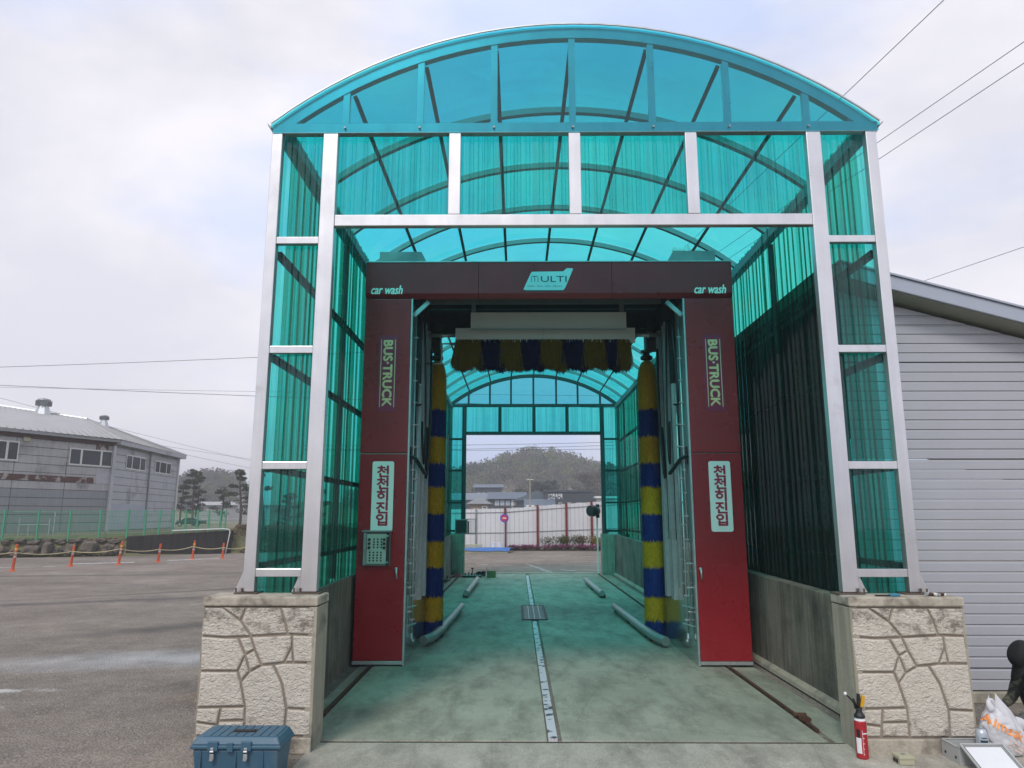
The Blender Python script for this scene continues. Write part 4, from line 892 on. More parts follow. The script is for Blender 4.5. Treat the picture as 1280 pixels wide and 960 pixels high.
# plastic shopping bag
def bag():
    t = thing('plastic_bag', (3.40, 5.42, 0.012), 'crumpled white plastic shopping bag with orange lettering beside the warehouse', 'plastic bag')
    tm = NT('thin_white_plastic'); n1 = tm.noise(6, 5)
    df = tm.a('BsdfPrincipled', Base__Color=tm.mix(n1.outputs['Fac'], (0.66, 0.66, 0.68), (0.86, 0.86, 0.88)), Roughness=0.35)
    tr = tm.a('BsdfTranslucent', Color=(0.85, 0.85, 0.88)); ms = tm.a('MixShader', _0=0.35, _1=df, _2=tr); tm.l.new(ms.outputs[0], tm.out.inputs['Surface'])
    mb = MB(); N, K = 44, 26; cx, cy = 3.415, 5.42
    for j in range(K + 1):
        v = j / K; z = 0.014 + 0.34 * v
        w = 0.175 * (math.sin(math.pi * min(1, (v * 0.80 + 0.17))) ** 0.75) * (1 - 0.30 * v); dd = w * 0.72
        lean = -0.055 * v ** 2
        for i in range(N):
            a = 2 * math.pi * i / N
            c = noise.noise(Vector((math.cos(a) * 2.2, math.sin(a) * 2.2, v * 4.0)))
            c2 = abs(noise.noise(Vector((math.cos(a) * 5 + 7, math.sin(a) * 5, v * 7.0))))
            k = 1 + 0.22 * c - 0.30 * c2
            zz = z + (0.05 * math.cos(a * 2 + 0.6) + 0.035 * noise.noise(Vector((a * 2, 1, 3)))) * v ** 4
            mb.v.append((cx + lean + w * k * math.cos(a), cy + dd * k * math.sin(a), zz))
    for j in range(K):
        for i in range(N): a = j * N + i; b = j * N + (i + 1) % N; mb.f.append((a, b, b + N, a + N))
    mb.f.append(tuple(reversed(range(N))))
    o = part('bag_skin', mb, tm.m, t, smooth=True)
    s = o.modifiers.new('s', 'SUBSURF'); s.levels = 1; s.render_levels = 1
    # handles and trailing corner
    for pts, r in (([(3.33, 5.36, 0.30), (3.30, 5.37, 0.37), (3.335, 5.40, 0.385), (3.375, 5.44, 0.31)], [0.035, 0.016, 0.020, 0.035]),
                   ([(3.47, 5.42, 0.22), (3.56, 5.44, 0.215), (3.64, 5.42, 0.15), (3.72, 5.42, 0.145)], [0.055, 0.035, 0.028, 0.03])):
        m2 = MB().tube(pts, r, 10)
        m2.v = [(x, 5.42 + (y - 5.42) * 0.7, z + 0.012 * noise.noise(Vector((x * 40, y * 40, z * 40)))) for x, y, z in m2.v]
        h = part('bag_handle', m2, tm.m, t, smooth=True); s = h.modifiers.new('s', 'SUBSURF'); s.levels = 1; s.render_levels = 2
    bv = BVHTree.FromPolygons([Vector(v) for v in mb.v], mb.f)
    OR = M('orange_print', (0.78, 0.30, 0.08), 0.5, 0, 0.05)
    def proj_text(body, size, x, z, rot, bold, mat, nm):
        tx = text_mb(body, size, bold, 0.05, 0.0); c_, s_ = math.cos(rot), math.sin(rot); out = []
        for a, b, d in tx.v:
            X, Z = x + a * c_ - b * s_, z + a * s_ + b * c_
            hit = bv.ray_cast(Vector((X, 4.6, Z)), Vector((0, 1, 0)))
            out.append((X, (hit[0].y if hit[0] else 5.40) - 0.007, Z))
        tx.v = out; part(nm, tx, mat, t)
    proj_text('Aimsak', 0.088, 3.372, 0.208, rad(-29), 0.0018, OR, 'bag_lettering')
    OR2 = M('pale_orange_print', (0.85, 0.55, 0.42), 0.5, 0, 0.05)
    mm = MB()
    for i in range(3):
        for j in range(7):
            if (i + j) % 4 == 3: continue
            X = 3.385 + j * 0.020 - 0.006 * i; Z = 0.125 - 0.011 * j - i * 0.020; hit = bv.ray_cast(Vector((X, 4.6, Z)), Vector((0, 1, 0))); yy = (hit[0].y if hit[0] else 5.35) - 0.006
            mm.box(X, X + 0.013, yy - 0.001, yy, Z, Z + 0.008)
    part('faint_print', mm, OR2, t)
bag()

# things on the pillar top
t = thing('craft_knife', (2.72, 5.50, 1.072), 'blue handled tool lying on top of the stone pillar', 'hand tool')
part('tool_blade', MB().box(2.62, 2.76, 5.462, 5.480, 1.0725, 1.082), BLACK, t, bevel=0.003); part('tool_grip', MB().box(2.725, 2.80, 5.452, 5.486, 1.0715, 1.090), M('blue_grip', (0.03, 0.20, 0.32), 0.5), t, bevel=0.005)
t = thing('pipe_fittings', (3.07, 5.5, 1.072), 'small heap of metal fittings on top of the stone pillar', 'fittings')
for i in range(6):
    x = 3.02 + i * 0.026; a = R_.uniform(0, 3); r = R_.uniform(0.009, 0.014)
    part('fitting', MB().tube([(x - math.cos(a) * 0.018, 5.50 - math.sin(a) * 0.018, 1.0715 + r), (x + math.cos(a) * 0.018, 5.50 + math.sin(a) * 0.018, 1.0715 + r)], r, 8), (GALV, RUST, BOARD)[i % 3], t)

# ------------------------------------------------------------------ crouching person
def skin_body(name, chain, mat, parent, sub=2):
    """chain: list of (parent index or -1, (x,y,z), radius)"""
    me = bpy.data.meshes.new(name); base = wloc(parent)
    me.from_pydata([tuple(Vector(c[1]) - base) for c in chain], [(c[0], i) for i, c in enumerate(chain) if c[0] >= 0], []); me.update()
    o = bpy.data.objects.new(name, me); C.objects.link(o); o.parent = parent; ORG[o.name] = tuple(base)
    m = o.modifiers.new('skin', 'SKIN'); m.use_smooth_shade = True
    for i, c in enumerate(chain):
        r = c[2]; sv = me.skin_vertices[0].data[i]; sv.radius = r if isinstance(r, tuple) else (r, r); sv.use_root = (i == 0)
    s = o.modifiers.new('s', 'SUBSURF'); s.levels = sub; s.render_levels = sub
    me.materials.append(mat); return o
SKIN = M('skin', (0.36, 0.20, 0.135), 0.55, 0, 0.08, 8)
CAMO = M('dark_camouflage_cloth', (0.045, 0.048, 0.035), 0.9, 0, 0.3, 14, bump=0.3, bs=50, dirt=(0.13, 0.125, 0.095), dirt_s=16, dirt_p=(0.5, 0.56))
TROU = M('dark_trousers', (0.025, 0.027, 0.032), 0.85, 0, 0.25, 8, bump=0.3, bs=40)
GLOVE = M('grey_work_glove', (0.10, 0.10, 0.10), 0.8, 0, 0.2, 20)
pr = thing('person', (4.0, 5.86, 0.0), 'person in a black cap and dark camouflage jacket crouching by the warehouse', 'person')
hx, hy, hz = 3.935, 5.86, 0.57      # head centre
ch = [(-1, (4.27, 5.86, 0.27), 0.15), (0, (4.20, 5.86, 0.40), 0.145), (1, (4.15, 5.86, 0.47), 0.145), (2, (4.09, 5.86, 0.53), 0.11), (3, (4.05, 5.86, 0.565), 0.055), (4, (4.01, 5.86, 0.58), 0.05)]
for sg in (-1, 1):
    b = len(ch)
    ch += [(2, (4.11, 5.86 + sg * 0.17, 0.50), 0.072), (b, (4.00, 5.86 + sg * 0.24, 0.36), 0.052), (b + 1, (3.90, 5.86 + sg * 0.17, 0.25), 0.042), (b + 2, (3.80, 5.86 + sg * 0.13, 0.20), 0.034)]
skin_body('jacket', ch, CAMO, pr)
ch = [(-1, (4.27, 5.86, 0.26), 0.14)]
for sg in (-1, 1):
    b = len(ch); ch += [(0, (4.22, 5.86 + sg * 0.12, 0.26), 0.10), (b, (4.00, 5.86 + sg * 0.20, 0.31), 0.068), (b + 1, (4.08, 5.86 + sg * 0.19, 0.12), 0.052), (b + 2, (4.07, 5.86 + sg * 0.19, 0.06), 0.045)]
skin_body('trousers', ch, TROU, pr)
for sg in (-1, 1):
    y = 5.86 + sg * 0.19
    part('shoe', MB().tube([(4.15, y, 0.045), (4.08, y, 0.055), (3.98, y, 0.045), (3.90, y, 0.032)], [0.035, 0.046, 0.042, 0.026], 10), BLACK, pr, smooth=True)
# head as one lofted surface with face relief, facing -X and bowed down
hm = MB(); N, K = 28, 22; tilt = rad(58)
for j in range(K):
    for i in range(N): a = j * N + i; b = j * N + (i + 1) % N; hm.f.append((a, b, b + N, a + N))
def hp(x, y, z): return (hx + x * math.cos(tilt) - z * math.sin(tilt), hy + y, hz + z * math.cos(tilt) + x * math.sin(tilt))
for j in range(K + 1):
    ph = math.pi * j / K
    for i in range(N):
        a = 2 * math.pi * i / N; dx, dy, dz = math.cos(a) * math.sin(ph), math.sin(a) * math.sin(ph), -math.cos(ph)
        x, y, z = dx * 0.097, dy * 0.075, dz * 0.118; f = -dx
        if dz < -0.2: x *= 1 - 0.10 * (-dz); y *= 1 - 0.28 * (-dz - 0.2)
        if f > 0:
            x -= 0.026 * math.exp(-(y / 0.014) ** 2 - ((z + 0.012) / 0.024) ** 2)
            x += 0.010 * math.exp(-((abs(y) - 0.032) / 0.014) ** 2 - ((z - 0.012) / 0.013) ** 2)
            x -= 0.006 * math.exp(-(y / 0.025) ** 2 - ((z + 0.058) / 0.009) ** 2)
            x -= 0.008 * math.exp(-(y / 0.03) ** 2 - ((z + 0.10) / 0.016) ** 2)
        hm.v.append(hp(x, y, z))
part('head', hm, SKIN, pr, smooth=True)
for sg in (-1, 1): part('ear', MB().tube([hp(0.012, sg * 0.072, -0.02), hp(0.016, sg * 0.082, 0.0), hp(0.010, sg * 0.080, 0.022)], [0.010, 0.016, 0.012], 8), SKIN, pr, smooth=True)
for sg in (-1, 1): part('eye', MB().lathe([(0.002, -0.006), (0.008, -0.003), (0.008, 0.003), (0.002, 0.006)], *hp(-0.083, sg * 0.031, 0.012)[:2], 10, hp(-0.083, sg * 0.031, 0.012)[2]), BLACK, pr, smooth=True)
part('hair', MB().tube([hp(0.05, 0, 0.05), hp(0.075, 0, 0.0), hp(0.07, 0, -0.05)], [0.055, 0.050, 0.035], 12), BLACK, pr, smooth=True)
# cap crown and bill
cm = MB(); n = 24; kk = 9
for j in range(kk + 1):
    ph = (math.pi / 2) * j / kk
    for i in range(n):
        a = 2 * math.pi * i / n; cm.v.append(hp(0.110 * math.cos(a) * math.cos(ph) ** 0.55 + 0.006 * math.sin(ph), 0.094 * math.sin(a) * math.cos(ph) ** 0.55, 0.026 + 0.102 * math.sin(ph) ** 0.9))
for j in range(kk):
    for i in range(n): a = j * n + i; b = j * n + (i + 1) % n; cm.f.append((a, b, b + n, a + n))
cap = part('cap', cm, M('black_cap_cloth', (0.010, 0.010, 0.011), 0.85, 0, 0.3, 20, bump=0.2), pr, smooth=True)
bm_ = MB(); nb = 12
for lay in (0, 0.005):
    for i in range(nb + 1):
        a = math.pi / 2 + math.pi * i / nb
        bm_.v += [hp(0.104 * math.cos(a), 0.086 * math.sin(a), 0.034 + lay), hp(0.104 * math.cos(a) - 0.105 * abs(math.cos(a)) ** 0.7, 0.086 * math.sin(a) * 0.95, 0.022 + lay - 0.01 * abs(math.sin(a)))]
o_ = 2 * (nb + 1)
for i in range(nb): a = 2 * i; bm_.f += [(a, a + 1, a + 3, a + 2), (a + o_, a + 2 + o_, a + 3 + o_, a + 1 + o_), (a + 1, a + 1 + o_, a + 3 + o_, a + 3)]
part('cap_bill', bm_, cap.data.materials[0], cap, smooth=True)
# gloved hands: palm and five bent fingers each, resting over a black bag on the ground
for sg in (-1, 1):
    wx, wy, wz = 3.80, 5.86 + sg * 0.13, 0.20
    ch = [(-1, (wx, wy, wz), 0.026), (0, (wx - 0.035, wy - sg * 0.01, wz - 0.022), (0.034, 0.020)), (1, (wx - 0.07, wy - sg * 0.015, wz - 0.045), (0.036, 0.018))]
    for f in range(4):
        b = len(ch); oy = (f - 1.5) * 0.021; L = (0.9, 1.0, 0.95, 0.78)[f]
        ch += [(2, (wx - 0.078, wy + oy - sg * 0.015, wz - 0.053), 0.0105), (b, (wx - 0.078 - 0.032 * L, wy + oy - sg * 0.017, wz - 0.080), 0.0095), (b + 1, (wx - 0.078 - 0.040 * L, wy + oy - sg * 0.018, wz - 0.080 - 0.028 * L), 0.009), (b + 2, (wx - 0.078 - 0.034 * L, wy + oy - sg * 0.018, wz - 0.080 - 0.046 * L), 0.008)]
    b = len(ch); ch += [(1, (wx - 0.04, wy - sg * 0.045, wz - 0.04), 0.013), (b, (wx - 0.065, wy - sg * 0.058, wz - 0.065), 0.011), (b + 1, (wx - 0.082, wy - sg * 0.056, wz - 0.088), 0.009)]
    skin_body('gloved_hand', ch, GLOVE, pr, 1)
mb = MB().lathe([(0.10, 0), (0.14, 0.02), (0.15, 0.07), (0.12, 0.13), (0.05, 0.165), (0.02, 0.17)], 3.70, 5.84, 18)
mb.v = [(x + 0.02 * noise.noise(Vector((x * 12, y * 12, z * 12))), y + 0.02 * noise.noise(Vector((x * 12 + 5, y * 12, z * 12))), max(0.0, z * (1 + 0.2 * noise.noise(Vector((x * 9, y * 9, 2))))) + 0.012) for x, y, z in mb.v]
solo('tool_bag', mb, M('black_bag_cloth', (0.014, 0.015, 0.018), 0.7, 0, 0.3, 9, bump=0.3), 'soft black cloth bag on the ground under the crouching person\'s hands', 'bag', (3.70, 5.84, 0), smooth=True)
#@@PART2
# ------------------------------------------------------------------ old factory on the raised yard
FB = Vector((-21.5, 38.0, 0)); D1 = Vector((-0.419, -0.908, 0)); N1 = Vector((0.908, -0.419, 0)); D2 = Vector((-0.11, 0.994, 0)); N2 = Vector((0.994, 0.11, 0))
fac = thing('old_factory', (-21.5, 38, 0.8), 'weathered grey metal factory building with rust stains and roof ventilators', 'factory')
FACW = M('weathered_grey_cladding', (0.40, 0.395, 0.40), 0.6, 0.1, 0.12, 0.9, streak=0.25, dirt=(0.15, 0.15, 0.15), dirt_s=0.8)
FACL = M('lower_grey_cladding', (0.26, 0.27, 0.28), 0.6, 0.1, 0.12, 0.9, streak=0.15)
FACR = M('lilac_end_cladding', (0.42, 0.425, 0.46), 0.55, 0.1, 0.12, 0.7, streak=0.12, dirt=(0.20, 0.20, 0.20), dirt_s=0.7)
RUSTP = M('flaking_rust_paint', (0.10, 0.045, 0.03), 0.85, 0, 0.3, 3, dirt=(0.36, 0.34, 0.32), dirt_s=2.2, dirt_p=(0.50, 0.58))
WINF = M('white_window_frame', (0.62, 0.62, 0.60), 0.5, 0, 0.05, 5)
GLASSD = M('dark_window_glass', (0.03, 0.035, 0.04), 0.12, 0, 0.2, 2)
def wq(D, N, s0, s1, z0, z1, n0, n1):
    """box on a factory wall: s along the wall from the corner, n outwards"""
    P = []
    for z in (z0, z1):
        for s, n in ((s0, n0), (s1, n0), (s1, n1), (s0, n1)): p = FB + D * s + N * n; P.append((p.x, p.y, z))
    return MB().hexa(P)
L1, L2 = 7.6, 9.7
def wall_panels(D, N, L, mat_hi, mat_lo, zsplit, cols):
    zs = [0.9, 1.32, 1.72, 2.12, 2.52, 2.93, 3.30, 3.72, 4.12, 4.52, 4.92, 5.32, 5.66]
    for i in range(len(zs) - 1):
        for j in range(len(cols) - 1):
            part('cladding_panel', wq(D, N, cols[j] + 0.012, cols[j + 1] - 0.012, zs[i] + 0.012, zs[i + 1] - 0.012, -0.02, R_.uniform(0.008, 0.020)), mat_lo if zs[i] < zsplit - 0.05 else mat_hi, fac)
wall_panels(D1, N1, L1, FACW, FACL, 2.93, [0, 2.5, 5.0, L1])
wall_panels(D2, N2, L2, FACR, FACR, 0, [0, 2.45, 4.85, 7.3, L2])
mb = MB(); A0 = FB + D1 * L1; B0 = FB; C0 = FB + D2 * L2; E0 = A0 - N1 * 12 ; F0 = C0 + Vector((-14, 3, 0))
inn = [(p.x, p.y) for p in (A0 - N1 * 0.06, B0 + Vector((-0.07, 0.02, 0)), C0 - N2 * 0.06, F0, E0)]
part('building_core', MB().prism(inn, 'z', 0.6, 5.60), DARK, fac)
part('plinth', MB().prism([(p.x, p.y) for p in (A0 + N1 * 0.05, B0 + Vector((0.07, -0.03, 0)), C0 + N2 * 0.05, F0, E0)], 'z', 0.3, 0.88), PLAINC, fac)
ROOFG = M('grey_sheet_roof', (0.38, 0.375, 0.37), 0.6, 0.1, 0.1, 1.2)
def hv(p, z, n=Vector((0, 0, 0))): return (p.x + n.x, p.y + n.y, z)
eA, eB, eC = hv(A0 + D1 * 0.3 + N1 * 0.35, 5.66), hv(B0 + N1 * 0.35 + D1 * 0.0 + Vector((0.12, 0, 0)), 5.66), hv(C0 + N2 * 0.35 + D2 * 0.35, 5.62)
rA, rB = (-32.5, 42.0, 8.35), (-25.8, 42.4, 7.36)
rC = (-34.0, 52.0, 7.3)
m = MB().add([eA, eB, rB, rA], [(0, 1, 2, 3)]).add([eB, eC, rB], [(0, 1, 2)]).add([eC, rC, rA, rB], [(0, 1, 2, 3)])
part('roof', m, ROOFG, fac)
for i in range(1, 22):
    u = i / 22; a = Vector(eA).lerp(Vector(eB), u); b = Vector(rA).lerp(Vector(rB), u)
    part('roof_seam', MB().bar(a + Vector((0, 0, 0.02)), b + Vector((0, 0, 0.02)), 0.04, 0.05), ROOFG, fac)
for i in range(1, 20):
    u = i / 20; a = Vector(eB).lerp(Vector(eC), u); part('roof_seam', MB().bar(a + Vector((0, 0, 0.02)), Vector(rB).lerp(a, 0.02) + Vector((0, 0, 0.02)), 0.035, 0.04), ROOFG, fac)
part('ridge_cap', MB().tube([rA, rB], 0.09, 6).tube([rB, (eC[0], eC[1], eC[2] + 0.05)], 0.06, 6), GALV, fac)
def fpart(name, D, N, s0, s1, z0, z1, n0, n1, mat, p=None, **k): return part(name, wq(D, N, s0, s1, z0, z1, n0, n1), mat, p or fac, **k)
fpart('gutter', D1, N1, -0.05, L1 + 0.2, 5.50, 5.66, 0.14, 0.36, GALVD)
fpart('eave_board', D1, N1, -0.02, L1 + 0.2, 5.34, 5.49, 0.03, 0.16, RUST)
fpart('verge_trim', D2, N2, -0.1, L2 + 0.3, 5.40, 5.66, 0.10, 0.36, FACR)
fpart('rust_band', D1, N1, 1.0, L1 - 0.1, 3.32, 3.60, 0.022, 0.030, RUSTP)
fpart('rust_patch', D1, N1, 0.35, 1.05, 5.00, 5.33, 0.022, 0.032, RUSTP)
fpart('white_patch', D1, N1, 0.12, 0.9, 3.30, 3.95, 0.021, 0.027, FACR)
fpart('downpipe', D1, N1, -0.02, 0.13, 0.8, 5.45, 0.03, 0.16, FACR)
fpart('wall_pipe', D2, N2, 4.80, 4.87, 1.2, 5.4, 0.03, 0.10, GALVD)
fpart('corner_pipe', D2, N2, 9.5, 9.62, 0.9, 5.4, 0.03, 0.12, WINF)
fpart('wall_lamp', D1, N1, 4.45, 4.75, 5.15, 5.38, 0.025, 0.12, BEIGE)
fpart('lower_sheet', D2, N2, 0.1, 4.7, 0.95, 2.3, 0.021, 0.028, M('pale_blue_sheet', (0.34, 0.37, 0.43), 0.5, 0, 0.1, 0.8))
def window(D, N, s0, s1, z0, z1, splits):
    f = fpart('window', D, N, s0, s1, z0, z1, 0.0225, 0.05, WINF)
    e = [s0] + splits + [s1]
    for a, b in zip(e[:-1], e[1:]):
        a, b = min(a, b), max(a, b)
        fpart('pane', D, N, a + 0.055, b - 0.055, z0 + 0.07, z1 - 0.07, 0.0505, 0.054, GLASSD, f)
window(D1, N1, 0.10, 2.42, 4.18, 5.04, [0.72, 1.80])
window(D1, N1, 4.88, 6.9, 4.19, 5.12, [5.4, 6.3])
window(D2, N2, 1.54, 4.16, 4.22, 5.02, [2.3, 3.4])
window(D2, N2, 5.68, 8.26, 4.24, 5.00, [6.4, 7.5])
for (x, y, zb, s_) in ((-28.0, 41.6, 7.55, 1.0), (-24.9, 42.6, 7.05, 0.62)):
    v = part('roof_ventilator', MB().tube([(x, y, zb - 0.2), (x, y, zb + 0.5 * s_)], [0.52 * s_, 0.27 * s_], 8), GALV, fac)
    hd = MB(); 
    for i in range(18):
        a = 2 * math.pi * i / 18; r = 0.38 * s_
        hd.bar((x + r * math.cos(a), y + r * math.sin(a), zb + 0.50 * s_), (x + r * math.cos(a + .25), y + r * math.sin(a + .25), zb + 0.80 * s_), 0.02, 0.10 * s_, (math.cos(a), math.sin(a), 0))
    hd.lathe([(0.36 * s_, 0), (0.34 * s_, 0.08 * s_), (0.1 * s_, 0.15 * s_)], x, y, 16, zb + 0.80 * s_)
    hd.lathe([(0.30 * s_, 0), (0.30 * s_, 0.3 * s_)], x, y, 12, zb + 0.50 * s_)
    part('vent_head', hd, GALVD, v)
# pipe frame against the factory wall
t = thing('pipe_rack', (-22.9, 32.7, 0.75), 'low grey pipe frame standing against the factory wall behind the green fence', 'pipe rack')
def wl_(s, n, z): p = FB + D1 * s + N1 * n; return (p.x, p.y, z)
for a, b in (((4.6, .3, .75), (4.6, .3, 1.55)), ((3.2, .3, .75), (3.2, .3, 1.55)), ((4.9, .3, 1.85), (3.0, .3, 1.85)), ((4.6, .3, 1.25), (3.2, .3, 1.25)), ((4.2, .35, .75), (4.2, .35, 1.3)), ((3.0, .35, .75), (3.0, .35, 1.85))):
    part('rack_pipe', MB().tube([wl_(*a), wl_(*b)], 0.025, 6), GALV, t)

# ------------------------------------------------------------------ retaining wall, boulders, green fence
rw = thing('retaining_wall', (-14.5, 31.8, 0), 'black stained concrete retaining wall under the green mesh fence', 'retaining wall')
P0, P1 = Vector((-16.5, 30.78, 0)), Vector((-12.95, 32.85, 0)); dr = (P1 - P0).normalized(); nr = Vector((dr.y, -dr.x, 0))
q = [P0, P1, P1 - nr * 0.3, P0 - nr * 0.3]
part('wall_body', MB().hexa([(p.x, p.y, -0.1) for p in q] + [(q[0].x, q[0].y, 0.80), (q[1].x, q[1].y, 1.01), (q[2].x, q[2].y, 1.01), (q[3].x, q[3].y, 0.80)]), BLACKW, rw, bevel=0.02)
part('end_return', MB().hexa([(P1.x, P1.y, -0.1), (P1.x + .05, P1.y - .02, -0.1), (P1.x - 0.6, P1.y + 3, -0.1), (P1.x - 0.9, P1.y + 3, -0.1), (P1.x, P1.y, 1.0), (P1.x + .05, P1.y - .02, 1.0), (P1.x - 0.6, P1.y + 3, 1.0), (P1.x - 0.9, P1.y + 3, 1.0)]), BLACKW, rw)
t = thing('drain_pipe', (-13.0, 32.8, 0), 'pale pipe running along the retaining wall top and bending down its end', 'drain pipe')
part('pipe', MB().tube([(-15.0, 31.58, 1.03), (-13.2, 32.62, 1.09), (-12.98, 32.75, 1.06), (-12.93, 32.74, 0.95), (-13.05, 32.70, 0.02)], 0.022, 8), WHITEP, t, smooth=True)
BOUL = M('brown_grey_boulder', (0.15, 0.125, 0.10), 0.95, 0, 0.35, 3, bump=0.9, bs=9, dirt=(0.06, 0.055, 0.04), dirt_s=2.5)
def boulder(x, y, z, sx, sy, sz, lab, i):
    rr = random.Random(i); mb = MB(); n, k = 14, 9; off = Vector((rr.random() * 20, rr.random() * 20, rr.random() * 20))
    for j in range(k + 1):
        ph = math.pi * j / k
        for q_ in range(n):
            a = 2 * math.pi * q_ / n; d = Vector((math.cos(a) * math.sin(ph), math.sin(a) * math.sin(ph), -math.cos(ph)))
            r = 1 + 0.42 * noise.noise(d * 1.3 + off) + 0.16 * noise.noise(d * 3.2 + off)
            d = Vector((max(-.8, min(.8, d.x)), max(-.8, min(.8, d.y)), max(-.8, min(.8, d.z)))) * 1.15
            mb.v.append((x + d.x * sx * r, y + d.y * sy * r, z + d.z * sz * r))
    for j in range(k):
        for q_ in range(n): a = j * n + q_; b = j * n + (q_ + 1) % n; mb.f.append((a, b, b + n, a + n))
    return solo('boulder', mb, BOUL, lab, 'boulder', (x, y, z), 'boulders under the green fence')
bl = [(0.1, 'flat brown boulder at the frame edge under the green fence', .55, .26), (0.75, 'dark low boulder near the frame edge, tucked in grass', .30, .17), (1.35, 'long rust brown boulder below the second fence post', .55, .27), (1.95, 'pointed boulder standing up between two flatter ones', .28, .34), (2.4, 'small dark boulder in the shade of the fence base', .22, .20), (2.8, 'round brown boulder before the biggest one', .30, .30), (3.5, 'biggest pale brown boulder under the green fence', .50, .36), (4.2, 'boulder nearest the black stained retaining wall', .42, .28), (4.65, 'last small boulder touching the black retaining wall', .2, .24)]
b0, b1 = Vector((-21.2, 29.42, 0)), Vector((-16.5, 30.80, 0)); bd = (b1 - b0).normalized()
for i, (s_, lab, sx, sz) in enumerate(bl):
    p = b0 + bd * s_; boulder(p.x, p.y + 0.10, sz * 0.95, sx * 0.62, 0.30, sz * 0.85, lab, i + 3)
for i in range(9):
    p = b0 + bd * (0.3 + i * 0.5); boulder(p.x, p.y + 0.22, 0.60 + 0.05 * (i % 2), 0.16 + 0.05 * (i % 3), 0.13, 0.09, 'small capping stone %s along the top row of boulders' % ('before the first fence post', 'just right of the first fence post', 'above the long rust brown boulder', 'above the pointed boulder', 'beside the third fence post', 'above the round brown boulder', 'above the biggest boulder', 'beyond the biggest boulder', 'against the retaining wall')[i], i + 40)
GREENP = M('green_painted_fence_steel', (0.055, 0.30, 0.17), 0.5, 0.1, 0.1, 6)
fe = thing('mesh_fence', (-18, 30.6, 0.75), 'green welded mesh fence with slim posts on top of the boulders and retaining wall', 'fence')
FP = [(-23.4, 28.95, .66), (-22.19, 29.3, .67), (-21.01, 29.65, .66), (-19.83, 29.99, .68), (-18.72, 30.32, .70), (-17.63, 30.64, .76), (-16.59, 30.89, .82), (-16.02, 31.22, .84), (-15.54, 31.51, .87), (-15.08, 31.77, .93), (-14.64, 32.03, .96), (-14.23, 32.27, .99), (-13.83, 32.51, 1.02), (-13.4, 32.76, 1.02), (-13.22, 32.87, 1.02)]
for i, (x, y, z) in enumerate(FP):
    part('post', MB().bar((x, y, z - 0.1), (x, y, 1.93), 0.055, 0.055, (0, 1, 0)), GREENP, fe)
for (x, y, z), (x2, y2, z2) in zip(FP[:-1], FP[1:]):
    a, b = Vector((x, y, 0)), Vector((x2, y2, 0)); L = (b - a).length; n = int(L / 0.055); mb = MB()
    for k in range(1, n):
        p = a.lerp(b, k / n); zz = z + (z2 - z) * k / n; mb.box(p.x - .0045, p.x + .0045, p.y - .0045, p.y + .0045, zz + 0.05, 1.87)
    for h in (0.06, 0.3, 0.55, 0.8, 1.0):
        mb.bar((x, y, z + (1.87 - z) * (h - 0.03)), (x2, y2, z2 + (1.87 - z2) * (h - 0.03)), 0.010, 0.012)
    part('mesh_panel', mb, GREENP, fe)
# grass tufts at the foot of boulders and on yard edge
def leaves(mb, c, rx, ry, rz, n, size, rr, flat=0.0, shell=0.0):
    for _ in range(n):
        while True:
            u = Vector((rr.uniform(-1, 1), rr.uniform(-1, 1), rr.uniform(-1, 1)))
            if shell < u.length < 1: break
        p = Vector(c) + Vector((u.x * rx, u.y * ry, u.z * rz)); s_ = size * rr.uniform(0.5, 1.3)
        a = Vector((rr.gauss(0, 1), rr.gauss(0, 1), rr.gauss(0, 1) * (1 - flat))).normalized(); b = a.orthogonal().normalized(); b = (Matrix.Rotation(rr.uniform(0, 6.28), 3, a) @ b)
        a = a * s_; b = b * s_ * 0.6; o = len(mb.v)
        mb.v += [tuple(p - a), tuple(p + b), tuple(p + a), tuple(p - b)]; mb.f.append((o, o + 1, o + 2, o + 3))
def leafmat(name, c0, c1, c2):
    t = NT(name); n1 = t.noise(0.9, 4); n2 = t.noise(7, 3)
    c = t.mix(t.ramp(n1.outputs['Fac'], 0.35, 0.65).outputs[0], c0, c1); c = t.mix(t.ramp(n2.outputs['Fac'], 0.45, 0.7).outputs[0], c, c2)
    d = t.a('BsdfDiffuse', Color=c); tl = t.a('BsdfTranslucent', Color=c); ms = t.a('MixShader', _0=0.25, _1=d, _2=tl); t.l.new(ms.outputs[0], t.out.inputs['Surface']); return t.m
WEED = leafmat('weeds_and_moss', (0.05, 0.06, 0.022), (0.10, 0.10, 0.045), (0.14, 0.12, 0.06))
rr = random.Random(3); mb = MB()
for i in range(70):
    u = rr.random(); p = b0 + bd * (u * 4.7)
    leaves(mb, (p.x, p.y - 0.15, 0.05), 0.16, 0.10, 0.10, 26, 0.035, rr)
    p2 = b0 + bd * (u * 4.7); leaves(mb, (p2.x, p2.y + 0.3, 0.68), 0.2, 0.14, 0.06, 14, 0.04, rr)
solo_w = struct('weeds', mb, WEED); solo_w['kind'] = 'stuff'
# brown bank right of the retaining wall
BRUSHM = leafmat('brown_scrub', (0.13, 0.10, 0.065), (0.19, 0.15, 0.10), (0.10, 0.09, 0.05))
mb = MB()
for i in range(800):
    x = rr.uniform(-12.9, -8.5); y = 30.75 + (x + 16.4) * 0.62 + rr.uniform(0, 3.4); z = terrain_h(x, y)
    leaves(mb, (x, y, z + 0.06), 0.3, 0.25, 0.14, 20, 0.05, rr)
s_ = struct('scrub', mb, BRUSHM); s_['kind'] = 'stuff'

